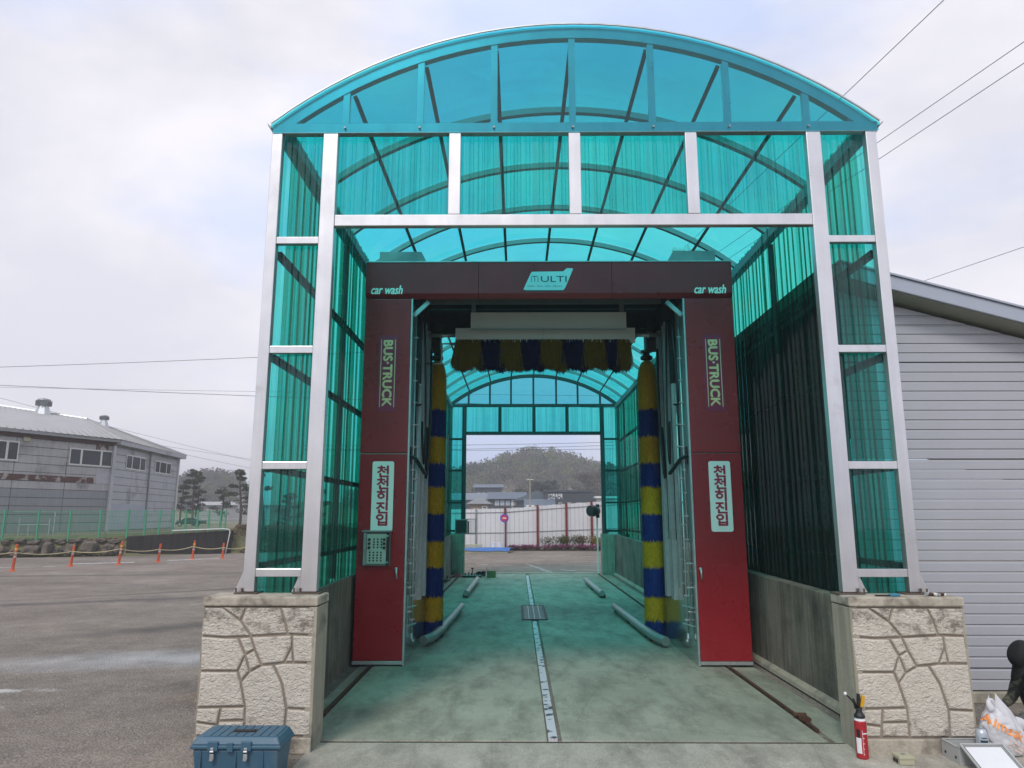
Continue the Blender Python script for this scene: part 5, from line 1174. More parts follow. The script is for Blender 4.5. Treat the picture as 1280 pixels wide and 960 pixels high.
# ------------------------------------------------------------------ orange delineators and rope
ORANGE = M('orange_flexible_plastic', (0.55, 0.085, 0.02), 0.55, 0, 0.1, 8)
REFW = M('reflective_band', (0.55, 0.50, 0.48), 0.3, 0.2, 0.1, 20)
YEL = M('yellow_lens', (0.75, 0.42, 0.03), 0.4)
DP = [(-15.39, 22.34, 'orange delineator post nearest the frame edge, with a yellow reflector'), (-14.91, 24.45, 'orange delineator post second from the frame edge, faded at its top'), (-13.75, 25.26, 'orange delineator post before the joint of boulders and black wall'), (-13.04, 26.56, 'orange delineator post before the middle of the black wall, near a white line'), (-12.67, 28.52, 'orange delineator post with yellow reflector before the black wall'), (-11.71, 29.06, 'orange delineator post at the end of the black wall beside the pale pipe'), (-11.05, 29.9, 'orange delineator post hidden behind the outer canopy post')]
HT = [0.80, 0.70, 0.775, 0.66, 0.70, 0.60, 0.62]
for i, (x, y, lab) in enumerate(DP):
    t = thing('delineator_post', (x, y, 0), lab, 'delineator', 'orange posts along the yard edge'); h = HT[i]; dx = 0.06 if i < 5 else 0.02
    part('base', MB().lathe([(0.12, 0), (0.11, 0.015), (0.07, 0.03)], x, y, 14, 0.002), ORANGE, t)
    def at(z): return (x + dx * z / h, y, z)
    part('shaft', MB().tube([at(0.03), at(0.10), at(h * 0.98), at(h)], [0.058, 0.042, 0.036, 0.028], 12), ORANGE, t, smooth=False)
    for zz in ((0.55, 0.62) if i % 2 else (0.50, 0.63)):
        part('reflective_band', MB().tube([at(h * zz), at(h * (zz + 0.08))], 0.0405, 12), REFW, t)
    if i in (0, 2, 4): part('reflector', MB().tube([at(h * 0.78), at(h * 0.86)], 0.041, 12), YEL, t)
pts = []
ks = [(-16.3, 20.6, 0.56)] + [(x + 0.03, y - 0.045, HT[i] * 0.70) for i, (x, y, _) in enumerate(DP)]
ro = thing('boundary_rope', (-14, 25, 0.5), 'pale yellow rope sagging between the orange delineator posts', 'rope')
ROPE = M('pale_yellow_rope', (0.52, 0.45, 0.26), 0.8, 0, 0.15, 20)
for a, b in zip(ks[:-1], ks[1:]):
    p = []
    for i in range(13):
        u = i / 12; q_ = Vector(a).lerp(Vector(b), u); q_.z -= 0.62 * u * (1 - u) * 0.85 * (0.75 if b[1] < 24 else 1) * (0.6); p.append(q_)
    part('rope_span', MB().tube(p, 0.017, 6), ROPE, ro, smooth=True)
# painted white marks on the lot
PAINT = M('worn_white_road_paint', (0.55, 0.55, 0.54), 0.8, 0, 0.1, 3, dirt=(0.20, 0.185, 0.17), dirt_s=7, dirt_p=(0.50, 0.60))
def mark(x0, y0, x1, y1, wd):
    a, b = Vector((x0, y0, 0)), Vector((x1, y1, 0)); d = (b - a).normalized(); n = Vector((-d.y, d.x, 0)) * wd / 2
    return struct('road_marking', MB().add([tuple(a - n + Vector((0, 0, .004))), tuple(b - n + Vector((0, 0, .004))), tuple(b + n + Vector((0, 0, .004))), tuple(a + n + Vector((0, 0, .004)))], [(0, 1, 2, 3)]), PAINT)
for m_ in ((-15.6, 25.7, -13.9, 26.6, .35), (-13.2, 27.6, -11.7, 29.3, .3), (-12.4, 26.0, -11.4, 26.9, .12), (-17.6, 23.5, -15.4, 24.4, .15),
           (-1.47, 25.77, -1.03, 25.4, .10), (-0.78, 25.0, -0.2, 24.9, .10), (0.62, 25.8, 1.2, 25.75, .10), (0.20, 24.2, 0.62, 24.4, .10), (1.33, 23.0, 1.75, 22.6, .12), (1.75, 22.0, 2.1, 21.9, .10), (1.9, 27.2, 4.2, 27.3, .10), (1.9, 24.9, 4.2, 25.0, .10), (2.0, 22.9, 4.2, 22.95, .10), (-3.2, 28.2, -1.9, 28.4, .14), (1.7, 31.0, 4.2, 30.2, .12), (-2.6, 24.8, -2.1, 24.8, .1)): mark(*m_)
struct('drain_channel', MB().add([(0.95, 21.62, .003), (1.12, 21.62, .003), (0.33, 25.9, .003), (0.25, 25.9, .003)], [(0, 1, 2, 3)]), PAINT)
struct('drain_gap', MB().add([(1.00, 21.62, .007), (1.05, 21.62, .007), (0.29, 25.9, .007), (0.275, 25.9, .007)], [(0, 1, 2, 3)]), BLACK)

# ------------------------------------------------------------------ rear of the wash: tools and lamp
tt = thing('tool_tray', (-1.25, 20.05, 0.016), 'black tool tray with white stripe on the floor by the rear pier', 'tool tray')
part('tray', MB().box(-1.50, -0.98, 19.95, 20.15, 0.018, 0.085), BLACK, tt, bevel=0.01)
for i in range(6): part('tray_slot', MB().box(-1.485 + i * 0.085, -1.425 + i * 0.085, 19.944, 19.948, 0.062, 0.078), WHITEP, tt)
for i in range(6):
    x = -1.42 + i * 0.08; part('tool', MB().tube([(x, 20.05, 0.09), (x + R_.uniform(-.03, .03), 20.05 + R_.uniform(-.04, .04), 0.10 + R_.uniform(0.01, 0.05))], 0.018, 6), BLACK, tt)
part('upright_tool', MB().tube([(-1.235, 20.05, 0.09), (-1.235, 20.05, 0.24)], 0.012, 6).tube([(-1.27, 20.05, 0.25), (-1.20, 20.05, 0.25)], 0.018, 6), BLACK, tt)
CARD = M('brown_cardboard', (0.20, 0.16, 0.07), 0.85, 0, 0.12, 6)
t = thing('cardboard_box', (-0.70, 20.0, 0.016), 'small open brown cardboard box beside the tool tray', 'cardboard box')
part('box_body', MB().box(-0.84, -0.60, 19.9, 20.12, 0.018, 0.19), CARD, t)
part('box_flap', MB().hexa([(-0.845, 19.9, .191), (-0.84, 19.9, .191), (-0.84, 20.12, .191), (-0.845, 20.12, .191), (-0.85, 19.9, .29), (-0.845, 19.9, .29), (-0.845, 20.0, .29), (-0.85, 20.0, .29)]), CARD, t)
part('box_flap', MB().hexa([(-0.60, 19.9, .185), (-0.595, 19.9, .19), (-0.595, 20.12, .19), (-0.60, 20.12, .185), (-0.52, 19.9, .215), (-0.515, 19.9, .22), (-0.515, 20.12, .22), (-0.52, 20.12, .215)]), CARD, t)
t = thing('hose_pile', (-1.0, 20.3, 0.016), 'tangle of dark cable behind the tool tray', 'cable')
pts = [(-1.02 + 0.12 * math.cos(i * 0.8) + 0.03 * math.sin(i * 2.1), 20.32 + 0.1 * math.sin(i * 0.8), 0.035 + 0.0035 * i) for i in range(34)]
part('cable_coil', MB().tube(pts, 0.018, 6), BLACK, t, smooth=True)
t = thing('red_sheet_scrap', (-1.65, 20.3, 0.016), 'crumpled red plastic scrap lying by the rear pier', 'scrap')
part('scrap', MB().hexa([(-1.78, 20.05, .018), (-1.48, 20.0, .018), (-1.45, 20.3, .02), (-1.75, 20.35, .02), (-1.72, 20.12, .08), (-1.56, 20.08, .10), (-1.55, 20.25, .07), (-1.7, 20.28, .06)]), M('red_plastic', (0.38, 0.06, 0.04), 0.5), t)
t = thing('black_hose', (-1.72, 19.9, 0.016), 'black hose lying along the foot of the low wall near the rear pier', 'hose')
part('hose_run', MB().tube([(-1.84, 18.6, .04), (-1.80, 19.2, .035), (-1.86, 19.7, .06), (-1.74, 20.1, .04), (-1.80, 20.6, .05), (-1.68, 20.75, .05)], 0.03, 7), HOSE, t, smooth=True)
lp = thing('signal_lamp', (2.30, 20.5, 0), 'black round ribbed signal lamp on a slim white pole by the rear opening', 'signal lamp')
part('pole', MB().tube([(2.335, 21.45, 0.0), (2.335, 21.45, 1.75)], 0.022, 8), WHITEP, lp)
part('lamp_housing', MB().tube([(2.335, 21.40, 1.80), (2.22, 21.30, 1.80), (2.10, 21.20, 1.80)], [0.13, 0.165, 0.155], 16).box(2.30, 2.40, 21.38, 21.48, 1.60, 1.99), BLACK, lp)
part('lamp_lens', MB().tube([(2.10, 21.20, 1.80), (2.095, 21.196, 1.80)], [0.13, 0.12], 16), DARK, lp)
t = thing('fan_box', (-1.62, 20.95, 1.142), 'dark metal box standing on the rear pier beside the tool tray', 'metal box')
part('box_body', MB().box(-1.80, -1.45, 20.90, 21.15, 1.145, 1.56), GALVD, t, bevel=0.01); part('box_front', MB().box(-1.77, -1.48, 20.885, 20.899, 1.18, 1.53), DARK, t)
t = thing('wire_sign', (-1.35, 21.6, 1.1), 'grey wire framed box hanging on the outer side of the rear post', 'wire frame')
part('frame', MB().box(-1.53, -1.24, 21.60, 21.62, 1.12, 1.14).box(-1.53, -1.24, 21.60, 21.62, 1.55, 1.57).box(-1.53, -1.51, 21.60, 21.62, 1.14, 1.55).box(-1.26, -1.24, 21.60, 21.62, 1.14, 1.55), GALVD, t)
mb = MB()
for i in range(8): mb.box(-1.50 + i * 0.032, -1.496 + i * 0.032, 21.608, 21.612, 1.14, 1.55)
for i in range(10): mb.box(-1.51, -1.26, 21.6075, 21.6125, 1.17 + i * 0.04, 1.173 + i * 0.04)
part('wire_mesh', mb, GALVD, t)
part('inner_unit', MB().box(-1.54, -1.44, 21.45, 21.58, 1.15, 1.5), BLACK, t)

# ------------------------------------------------------------------ behind: tarp, flower bed, no entry sign, panel fence
BLUET = M('blue_tarpaulin', (0.02, 0.13, 0.42), 0.45, 0, 0.12, 2, bump=0.4, bs=5)
mb = MB(); n = 14
for j in range(6):
    for i in range(n + 1):
        x = -3.2 + 2.8 * i / n; y = 33.2 + 1.5 * j / 5; mb.v.append((x + 0.05 * j, y, 0.10 + 0.10 * (j > 0) * (j < 5) + 0.04 * noise.noise(Vector((x * 2, y * 2, 0)))))
for j in range(5):
    for i in range(n): a = j * (n + 1) + i; mb.f.append((a, a + 1, a + n + 2, a + n + 1))
t = thing('covered_timber', (-1.8, 33.9, 0), 'low stack covered with a blue tarpaulin on the far edge of the lot', 'tarpaulin')
part('tarpaulin', mb, BLUET, t, smooth=True); part('timber_stack', MB().box(-3.15, -0.45, 33.25, 34.6, 0.002, 0.11).box(-3.2, -1.7, 34.6, 34.9, 0.002, 0.33), BEIGE, t)
for x, lab in ((-1.16, 'white plastic pail behind the blue tarpaulin, nearer the pier'), (-0.86, 'white plastic pail behind the blue tarpaulin, nearer the no-entry sign')):
    t = thing('white_pail', (x, 34.8, 0), lab, 'pail', 'white pails by the tarpaulin')
    part('pail_body', MB().lathe([(0.09, 0), (0.11, 0.38)], x, 34.8, 14, 0.0), WHITEP, t); part('pail_rim', MB().lathe([(0.118, 0), (0.118, 0.03)], x, 34.8, 14, 0.38), WHITEP, t)
sg = thing('no_entry_sign', (-0.625, 34.0, 0), 'round red and blue no-entry sign on a slim grey pole before the white fence', 'road sign')
part('pole', MB().tube([(-0.625, 34.03, 0), (-0.625, 34.03, 1.75)], 0.022, 8), GALV, sg)
def disc(x, y0, y1, z, r, n=28): return MB().tube([(x, y0, z), (x, y1, z)], r, n)
d1 = part('sign_disc', disc(-0.625, 33.985, 34.005, 1.555, 0.20), M('blue_sign_rim', (0.06, 0.09, 0.42), 0.4), sg)
part('red_disc', disc(-0.625, 33.980, 33.984, 1.555, 0.145), M('red_sign_face', (0.55, 0.03, 0.10), 0.4), d1)
part('white_bar', MB().box(-0.705, -0.545, 33.974, 33.979, 1.53, 1.58), WHITEP, d1)
# flower bed
FLB = struct('flower_bed', MB().box(-0.5, 4.6, 35.3, 36.1, -0.05, 0.05), M('bed_soil', (0.06, 0.045, 0.03), 0.95))
rr = random.Random(8)
AZG = leafmat('azalea_leaves', (0.05, 0.045, 0.025), (0.07, 0.07, 0.03), (0.10, 0.05, 0.05)); AZP = leafmat('azalea_blossom', (0.28, 0.055, 0.17), (0.22, 0.05, 0.13), (0.36, 0.10, 0.24))
mg, mp_ = MB(), MB()
for i in range(90):
    x = rr.uniform(-0.4, 4.5); y = rr.uniform(35.35, 36.0)
    leaves(mg, (x, y, 0.12), 0.2, 0.15, 0.12, 40, 0.035, rr); leaves(mp_, (x, y, 0.20), 0.2, 0.16, 0.10, 30, 0.030, rr)
az = struct('azalea_hedge', mg, AZG); az['kind'] = 'stuff'; az2 = struct('azalea_blossom', mp_, AZP); az2['kind'] = 'stuff'
def shrub(x, y, rx, h, m, lab, nm='shrub', grp='shrubs before the white fence'):
    t = thing(nm, (x, y, 0), lab, 'shrub', grp); mb = MB(); st = MB()
    for i in range(14):
        a = rr.uniform(-rx, rx) * 0.7; p = (x + a * 0.4, y, 0.0); e = (x + a, y + rr.uniform(-.2, .2), h * rr.uniform(0.7, 1.0)); st.tube([p, e], [0.014, 0.005], 5); leaves(mb, (e[0], e[1], e[2] * 0.78), rx * 0.38, 0.22, h * 0.30, 90, 0.035, rr)
    part('twigs', st, RUST, t); part('foliage', mb, m, t)
shrub(1.95, 36.15, 0.85, 0.72, leafmat('olive_shrub_leaves', (0.11, 0.11, 0.045), (0.15, 0.14, 0.06), (0.09, 0.09, 0.04)), 'olive rounded shrub before the white fence')
shrub(3.25, 36.2, 0.8, 0.72, leafmat('brown_shrub_leaves', (0.13, 0.10, 0.055), (0.16, 0.12, 0.07), (0.12, 0.10, 0.05)), 'brownish shrub before the white fence beside the yellow bush')
shrub(4.1, 36.1, 0.5, 0.62, leafmat('yellow_forsythia', (0.30, 0.22, 0.04), (0.20, 0.17, 0.06), (0.42, 0.32, 0.04)), 'yellow flowering bush nearest the signal lamp')
mb = MB()
for i in range(40): leaves(mb, (rr.uniform(-3.2, 1.0), rr.uniform(35.4, 35.9), 0.06), 0.2, 0.12, 0.08, 30, 0.035, rr)
g = struct('low_ground_cover', mb, leafmat('ground_cover', (0.05, 0.06, 0.02), (0.09, 0.09, 0.04), (0.12, 0.06, 0.07))); g['kind'] = 'stuff'
PANW = M('white_fence_sheet', (0.66, 0.66, 0.67), 0.55, 0.05, 0.05, 2, streak=0.06)
MAROON = M('maroon_post_paint', (0.17, 0.025, 0.025), 0.5, 0.1, 0.15, 5)
pf = thing('panel_fence', (1.0, 36.6, 0), 'tall white corrugated sheet fence with maroon posts closing the far side of the lot', 'fence')
FX = [(-7.0, 36.2, 1.93), (-3.6, 36.2, 1.95), (-2.08, 36.25, 1.97), (-0.63, 36.3, 2.0), (0.99, 36.5, 2.14), (2.46, 36.9, 2.25), (3.78, 37.3, 2.34), (5.3, 37.8, 2.45), (8.0, 38.2, 2.6)]
for i, (x, y, h) in enumerate(FX):
    wd = 0.055 if x > -1 else 0.03
    part('post', MB().box(x - wd, x + wd, y - 0.09, y + 0.03, -0.1, h + 0.06), MAROON if x > -1 else GALVD, pf)
for (x, y, h), (x2, y2, h2) in zip(FX[:-1], FX[1:]):
    n = max(4, int(round((x2 - x) / 0.235)))
    for i in range(n):
        u, v = i / n, (i + 1) / n; a = (x + (x2 - x) * u, y + (y2 - y) * u); b = (x + (x2 - x) * v, y + (y2 - y) * v); hh = h + (h2 - h) * (int(u * 4) / 4) + 0.03
        part('fence_sheet', MB().hexa([(a[0] + .006, a[1] + .04, -.1), (b[0] - .006, b[1] + .04, -.1), (b[0] - .006, b[1] + .07, -.1), (a[0] + .006, a[1] + .07, -.1), (a[0] + .006, a[1] + .04, hh), (b[0] - .006, b[1] + .04, hh), (b[0] - .006, b[1] + .07, hh), (a[0] + .006, a[1] + .07, hh)]), PANW, pf)
    part('fence_backing', MB().hexa([(x, y + .075, -.1), (x2, y2 + .075, -.1), (x2, y2 + .09, -.1), (x, y + .09, -.1), (x, y + .075, h - .05), (x2, y2 + .075, h2 - .05), (x2, y2 + .09, h2 - .05), (x, y + .09, h - .05)]), GALVD, pf)
    for zf in (0.42, 0.92): part('fence_rail', MB().bar((x + 0.02, y + 0.02, h * zf), (x2 - 0.02, y2 + 0.02, h2 * zf), 0.03, 0.022), GALVD, pf)

# ------------------------------------------------------------------ far buildings
def building(name, lab, cat, x0, x1, y0, y1, z0, z1, roof, wallm, roofm, ridge=1.2, wins=(), grp=None):
    t = thing(name, ((x0 + x1) / 2, y0, z0), lab, cat, grp)
    part('wall', MB().box(x0, x1, y0, y1, z0 - 6, z1), wallm, t)
    if roof == 'gable_x': part('roof', MB().prism([(y0 - 0.5, z1 + 0.002), (y1 + 0.5, z1 + 0.002), ((y0 + y1) / 2, z1 + ridge)], 'x', x0 - 0.4, x1 + 0.4), roofm, t)
    elif roof == 'gable_y': part('roof', MB().prism([(x0 - 0.5, z1 + 0.002), (x1 + 0.5, z1 + 0.002), ((x0 + x1) / 2, z1 + ridge)], 'y', y0 - 0.4, y1 + 0.4), roofm, t)
    else: part('roof', MB().box(x0 - 0.2, x1 + 0.2, y0 - 0.2, y1 + 0.2, z1 + 0.002, z1 + 0.25), roofm, t)
    for (a, b, c, d, pale_glass) in wins:  # last flag only picks the paler glass colour
        f = part('window', MB().box(a, b, y0 - 0.05, y0 - 0.005, c, d), WINF, t); part('pane', MB().box(a + .12, b - .12, y0 - .06, y0 - .051, c + .1, d - .1), GLASSB if pale_glass else GLASSD, f)
    return t
GLASSB = M('pale_blue_glass', (0.35, 0.45, 0.62), 0.2)
NAVYR = M('slate_blue_roof', (0.10, 0.13, 0.16), 0.5, 0.1, 0.1, 0.5); NAVYW = M('charcoal_wall', (0.045, 0.05, 0.058), 0.6, 0, 0.1, 0.6); TIM = M('timber_clad_wall', (0.22, 0.14, 0.08), 0.7, 0, 0.15, 1.0); PALEG = M('pale_render_wall', (0.28, 0.28, 0.28), 0.7)
building('hillside_house', 'charcoal house with a row of pale windows on the orange hillside', 'house', -8.0, -3.0, 135, 141, 5.2, 6.9, 'gable_x', NAVYW, NAVYR, 0.7, [(-7.6 + i * 0.95, -7.0 + i * 0.95, 5.5, 5.95, 1) for i in range(5)], 'far buildings')
building('pale_annex', 'narrow pale annex at the end of the charcoal hillside house', 'house', -2.95, -2.2, 135, 139, 5.3, 6.7, 'flat', PALEG, PALEG, grp='far buildings')
building('timber_house', 'timber clad house with a pitched roof beyond the white fence', 'house', -6.6, -4.0, 100, 104, 1.5, 3.3, 'gable_y', TIM, M('silvery_roof', (0.35, 0.37, 0.40), 0.5), 1.0, [(-4.9, -4.2, 2.6, 3.0, 0), (-6.1, -5.5, 2.3, 2.7, 0)], 'far buildings')
b_ = building('blue_roof_hall', 'long hall with a slate blue roof and a white signboard', 'hall', -4.2, 1.0, 108, 114, 1.5, 4.15, 'gable_x', NAVYW, NAVYR, 1.1, [(-3.4 + i * .8, -2.8 + i * .8, 3.2, 3.9, 1) for i in range(4)], 'far buildings')
s_ = part('signboard', MB().box(-0.9, 0.5, 107.9, 107.96, 2.75, 4.05), WHITEP, b_); part('sign_stripe', MB().box(-0.7, 0.1, 107.88, 107.895, 3.7, 3.8).box(-0.8, 0.4, 107.88, 107.895, 2.9, 3.2), NAVYW, s_)
building('left_roof_hall', 'low hall with a wide grey blue roof behind the timber house', 'hall', -11.5, -3.5, 116, 124, 1.5, 4.2, 'gable_x', NAVYW, M('grey_blue_roof', (0.16, 0.19, 0.22), 0.5), 1.2, grp='far buildings')
building('gabled_barn', 'dark barn with a low gable behind the utility pole', 'barn', -0.2, 5.6, 104, 110, 1.5, 3.85, 'gable_y', NAVYW, NAVYR, 1.35, grp='far buildings')
building('low_shed', 'low shed with a sloping blue grey roof behind the utility pole', 'shed', 1.2, 4.4, 92, 96, 1.0, 2.9, 'gable_x', NAVYW, NAVYR, 0.9, grp='far buildings')
b_ = building('dark_hall', 'long dark corrugated hall with white lettering behind the fence', 'hall', 3.76, 10.0, 95, 103, 1.0, 4.75, 'flat', NAVYW, NAVYW, 0, [(4.1 + i * 1.2, 4.6 + i * 1.2, 2.95, 3.4, 0) for i in range(5)], 'far buildings')
mb = MB()
for i in range(26): mb.box(3.85 + i * .235, 3.91 + i * .235, 94.93, 94.97, 1.0, 4.7)
part('wall_rib', mb, NAVYW, b_, kind='stuff')
def glyph(mb, x, z, w_, h_, k):
    t_ = h_ * 0.16
    R = [((0, 1, .84, 1), (0, .16, 0, 1), (0, 1, 0, .16), (.84, 1, .3, 1)), ((0, .55, .7, 1), (.72, .88, 0, 1), (0, .6, .1, .3)), ((0, .6, .5, 1), (.75, .9, .2, 1), (.1, .95, 0, .18)), ((0, .5, .4, 1), (.7, .85, 0, 1), (.5, .7, .5, .65)), ((0, 1, .55, .7), (.2, .8, .8, 1), (.2, .8, 0, .35)), ((0, .55, .3, 1), (.7, .88, 0, 1))][k % 6]
    for a, b, c, d in R: mb.box(x + a * w_, x + b * w_, 94.90, 94.925, z + c * h_, z + d * h_)
mb = MB()
for i, x in enumerate((3.98, 4.32, 4.62, 4.98, 5.28, 5.60)): glyph(mb, x, 3.86 + (0 if i else -0.05), 0.26, 0.66, i)
part('wall_lettering', mb, WHITEP, b_)
building('white_roof_shed', 'pale roofed shed beside the dark hall, near the signal lamp', 'shed', 10.1, 13.0, 93, 99, 1.0, 3.9, 'flat', PALEG, WHITEP, grp='far buildings')
def pole(x, y, h, z0, lab, arms=True):
    t = thing('utility_pole', (x, y, z0), lab, 'utility pole', 'far utility poles')
    part('pole_shaft', MB().tube([(x, y, z0 - 0.5), (x, y, z0 + h)], [0.085, 0.06], 8), PLAINC, t)
    if arms:
        part('crossarm', MB().box(x - .32, x + .32, y - .04, y + .04, z0 + h - .30, z0 + h - .24), BOARD, t)
        for s__ in (-1, 1): part('transformer', MB().tube([(x + s__ * .26, y - .1, z0 + h - 3.35), (x + s__ * .26, y - .1, z0 + h - 2.7)], 0.17, 10), WHITEP, t)
    return t
pole(1.19, 70, 5.4, 0.0, 'concrete utility pole with two transformers before the dark barn')
pole(-2.0, 120, 5.6, 1.0, 'distant utility pole beyond the blue roofed hall', False); pole(-1.3, 122, 4.7, 1.0, 'shorter distant pole close to another pole beyond the hall', False)

# ------------------------------------------------------------------ hills and woods
def hill(name, cx, cy, rx, ry, h, mat, seed, prof):
    mb = MB(); n, k = 48, 26
    for j in range(k + 1):
        for i in range(n + 1):
            u, v = -1 + 2 * i / n, -1 + 2 * j / k; x, y = cx + u * rx, cy + v * ry
            mb.v.append((x, y, hz_(x, y, cx, cy, rx, ry, h, seed, prof)))
    for j in range(k):
        for i in range(n): a = j * (n + 1) + i; mb.f.append((a, a + 1, a + n + 2, a + n + 1))
    return struct(name, mb, mat, smooth=True)
def hz_(x, y, cx, cy, rx, ry, h, seed, prof):
    u, v = (x - cx) / rx, (y - cy) / ry; r2_ = min(1, prof(u) * max(0, 1 - v * v))
    return -2 + (h + 2) * r2_ + 1.2 * noise.noise(Vector((x * 0.03, y * 0.03, seed))) * r2_
SOIL = M('hillside_soil', (0.17, 0.12, 0.07), 0.95, 0, 0.2, 0.05, dirt=(0.10, 0.085, 0.05), dirt_s=0.06)
def pm(u):
    return max(0, 1 - abs(u) ** 2.2) * (0.90 + 0.10 * math.cos(u * 9.0))
# main hill and the smaller wooded one on the left
hill('hill', 6, 212, 62, 62, 17.3, SOIL, 1.5, pm)
def pl(u): return max(0, 1 - abs(u) ** 3.4)
hill('hill', -75, 178, 12.5, 20, 9.6, SOIL, 4.5, pl)
def wood(name, cx, cy, rx, ry, h, seed, prof, n, cr, mats, front=True, leafn=70, ls=0.35):
    rr = random.Random(seed); mbs = [MB() for _ in mats]; tr = MB(); c = 0
    while c < n:
        u, v = rr.uniform(-0.97, 0.97), rr.uniform(-0.80, 0.12)
        x, y = cx + u * rx, cy + v * ry; z = hz_(x, y, cx, cy, rx, ry, h, seed if False else SEEDS[name + str(cx)], prof)
        if z < terrain_h(x, y) - 0.5: continue
        if -8.8 < x < 0 and y < 175 and z < 9.0: 
            if rr.random() < 0.93: c += 0.2; continue
        s_ = cr * rr.uniform(0.6, 1.25); k = 0 if rr.random() < 0.55 else rr.randrange(len(mats))
        nn = noise.noise(Vector((x * 0.06, z * 0.12, 5))); k = min(len(mats) - 1, max(0, int((nn + 0.5) * len(mats) + rr.uniform(-0.8, 0.8))))
        leaves(mbs[k], (x, y, z + s_ * 0.95), s_ * 0.75, s_ * 0.75, s_ * 0.8, leafn, ls, rr)
        tr.bar((x, y, z - 0.3), (x + rr.uniform(-.3, .3), y, z + s_ * 1.5), 0.14, 0.14, (0, 1, 0))
        c += 1
    for m_, mt in zip(mbs, mats):
        if m_.v: o = struct(name, m_, mt); o['kind'] = 'stuff'
    o = struct('far_tree_trunks', tr, M('grey_bark_far', (0.12, 0.10, 0.085), 0.95)); o['kind'] = 'stuff'
SEEDS = {'far_wood6': 1.5, 'far_wood-75': 4.5}
W1 = leafmat('grey_brown_wood', (0.16, 0.135, 0.10), (0.105, 0.09, 0.072), (0.23, 0.195, 0.14))
W2 = leafmat('budding_green_wood', (0.17, 0.19, 0.065), (0.11, 0.135, 0.05), (0.26, 0.26, 0.10))
W3 = leafmat('dark_pine_wood', (0.045, 0.06, 0.035), (0.06, 0.07, 0.04), (0.09, 0.085, 0.05))
wood('far_wood', 6, 212, 62, 62, 17.3, 21, pm, 1150, 2.4, [W1, W2, W1, W2, W3], leafn=72, ls=0.34)
wood('far_wood', -75, 178, 12.5, 20, 9.6, 22, pl, 330, 2.0, [W1, W1, W2, W3], leafn=70, ls=0.30)
BARK = M('brown_bark', (0.07, 0.05, 0.038), 0.95, 0, 0.3, 6, bump=0.5)
PINE = leafmat('pine_needles', (0.045, 0.065, 0.03), (0.07, 0.085, 0.04), (0.10, 0.105, 0.055))
def pine(x, y, z0, h, wd, lab, seed, leafm=PINE, nm='pine_tree', grp='pine trees beyond the factory', crown=0.5, flat=0.45, n=11):
    rr = random.Random(seed); t = thing(nm, (x, y, z0), lab, 'tree', grp)
    lean = rr.uniform(-.06, .06) * h
    def tp(u): return Vector((x + lean * u + 0.05 * h * math.sin(u * 4 + seed) * 0.5, y, z0 + h * u))
    part('trunk', MB().tube([tp(i / 6) for i in range(7)], [0.022 * h * (1 - 0.75 * i / 6) + 0.02 for i in range(7)], 7), BARK, t)
    lm, bm2 = MB(), MB()
    for i in range(n):
        u = crown + (1 - crown) * (i + 0.5) / n; a = rr.uniform(0, 6.28); L = wd * (1 - 0.55 * (u - crown) / (1 - crown)) * rr.uniform(0.6, 1.05)
        p = tp(u); e = p + Vector((math.cos(a) * L, math.sin(a) * L, rr.uniform(-.02, .08) * h))
        bm2.tube([p, p.lerp(e, .5) + Vector((0, 0, .02 * h)), e], [0.010 * h, 0.007 * h, 0.003 * h], 5)
        leaves(lm, tuple(e), L * 0.55, L * 0.55, L * flat * 0.5, 60, 0.026 * h, rr); leaves(lm, tuple(p.lerp(e, .6)), L * 0.4, L * 0.4, L * flat * 0.4, 26, 0.026 * h, rr)
    leaves(lm, tuple(tp(0.98)), wd * .45, wd * .45, wd * .25, 110, 0.028 * h, rr)
    part('limbs', bm2, BARK, t); part('crown', lm, leafm, t)
gz = lambda x, y: terrain_h(x, y)
pine(-28.6, 64, gz(-28.6, 64), 4.7, 1.15, 'tall pine with a flat crown standing right of the factory', 3, crown=0.68)
pine(-30.6, 66, gz(-30.6, 66), 3.6, 1.0, 'dark pine half hidden by the factory corner', 4, crown=0.35)
pine(-29.3, 66, gz(-29, 66), 3.2, 1.2, 'low dark pine under the tall flat crowned one', 5, crown=0.3)
pine(-26.6, 65, gz(-26, 65), 3.2, 1.3, 'bushy low pine beside the parked dark car', 6, crown=0.3)
pine(-23.0, 60, gz(-23, 60), 4.6, 1.0, 'tall open pine close to the canopy post', 7, crown=0.5, n=9)
pine(-21.8, 62, gz(-21.8, 62), 5.2, 1.0, 'tallest pine partly behind the canopy post', 8, crown=0.55, n=9)
pine(-24.4, 66, gz(-24, 66), 3.0, 1.3, 'low spreading pine between the two tall ones', 9, crown=0.3)
pine(-19.6, 62, gz(-19, 62), 3.8, 1.3, 'pine seen through the teal end panel', 10, crown=0.35)
pine(-18.0, 66, gz(-18, 66), 4.4, 1.3, 'pine dimly seen through the teal panel, nearer the inner post', 12, crown=0.35)
G2 = leafmat('mid_green_crown', (0.045, 0.055, 0.028), (0.07, 0.08, 0.035), (0.10, 0.10, 0.05)); B2 = leafmat('bare_brown_crown', (0.15, 0.115, 0.085), (0.12, 0.095, 0.07), (0.19, 0.15, 0.11)); WB = leafmat('white_blossom', (0.42, 0.38, 0.36), (0.34, 0.30, 0.28), (0.55, 0.5, 0.48))
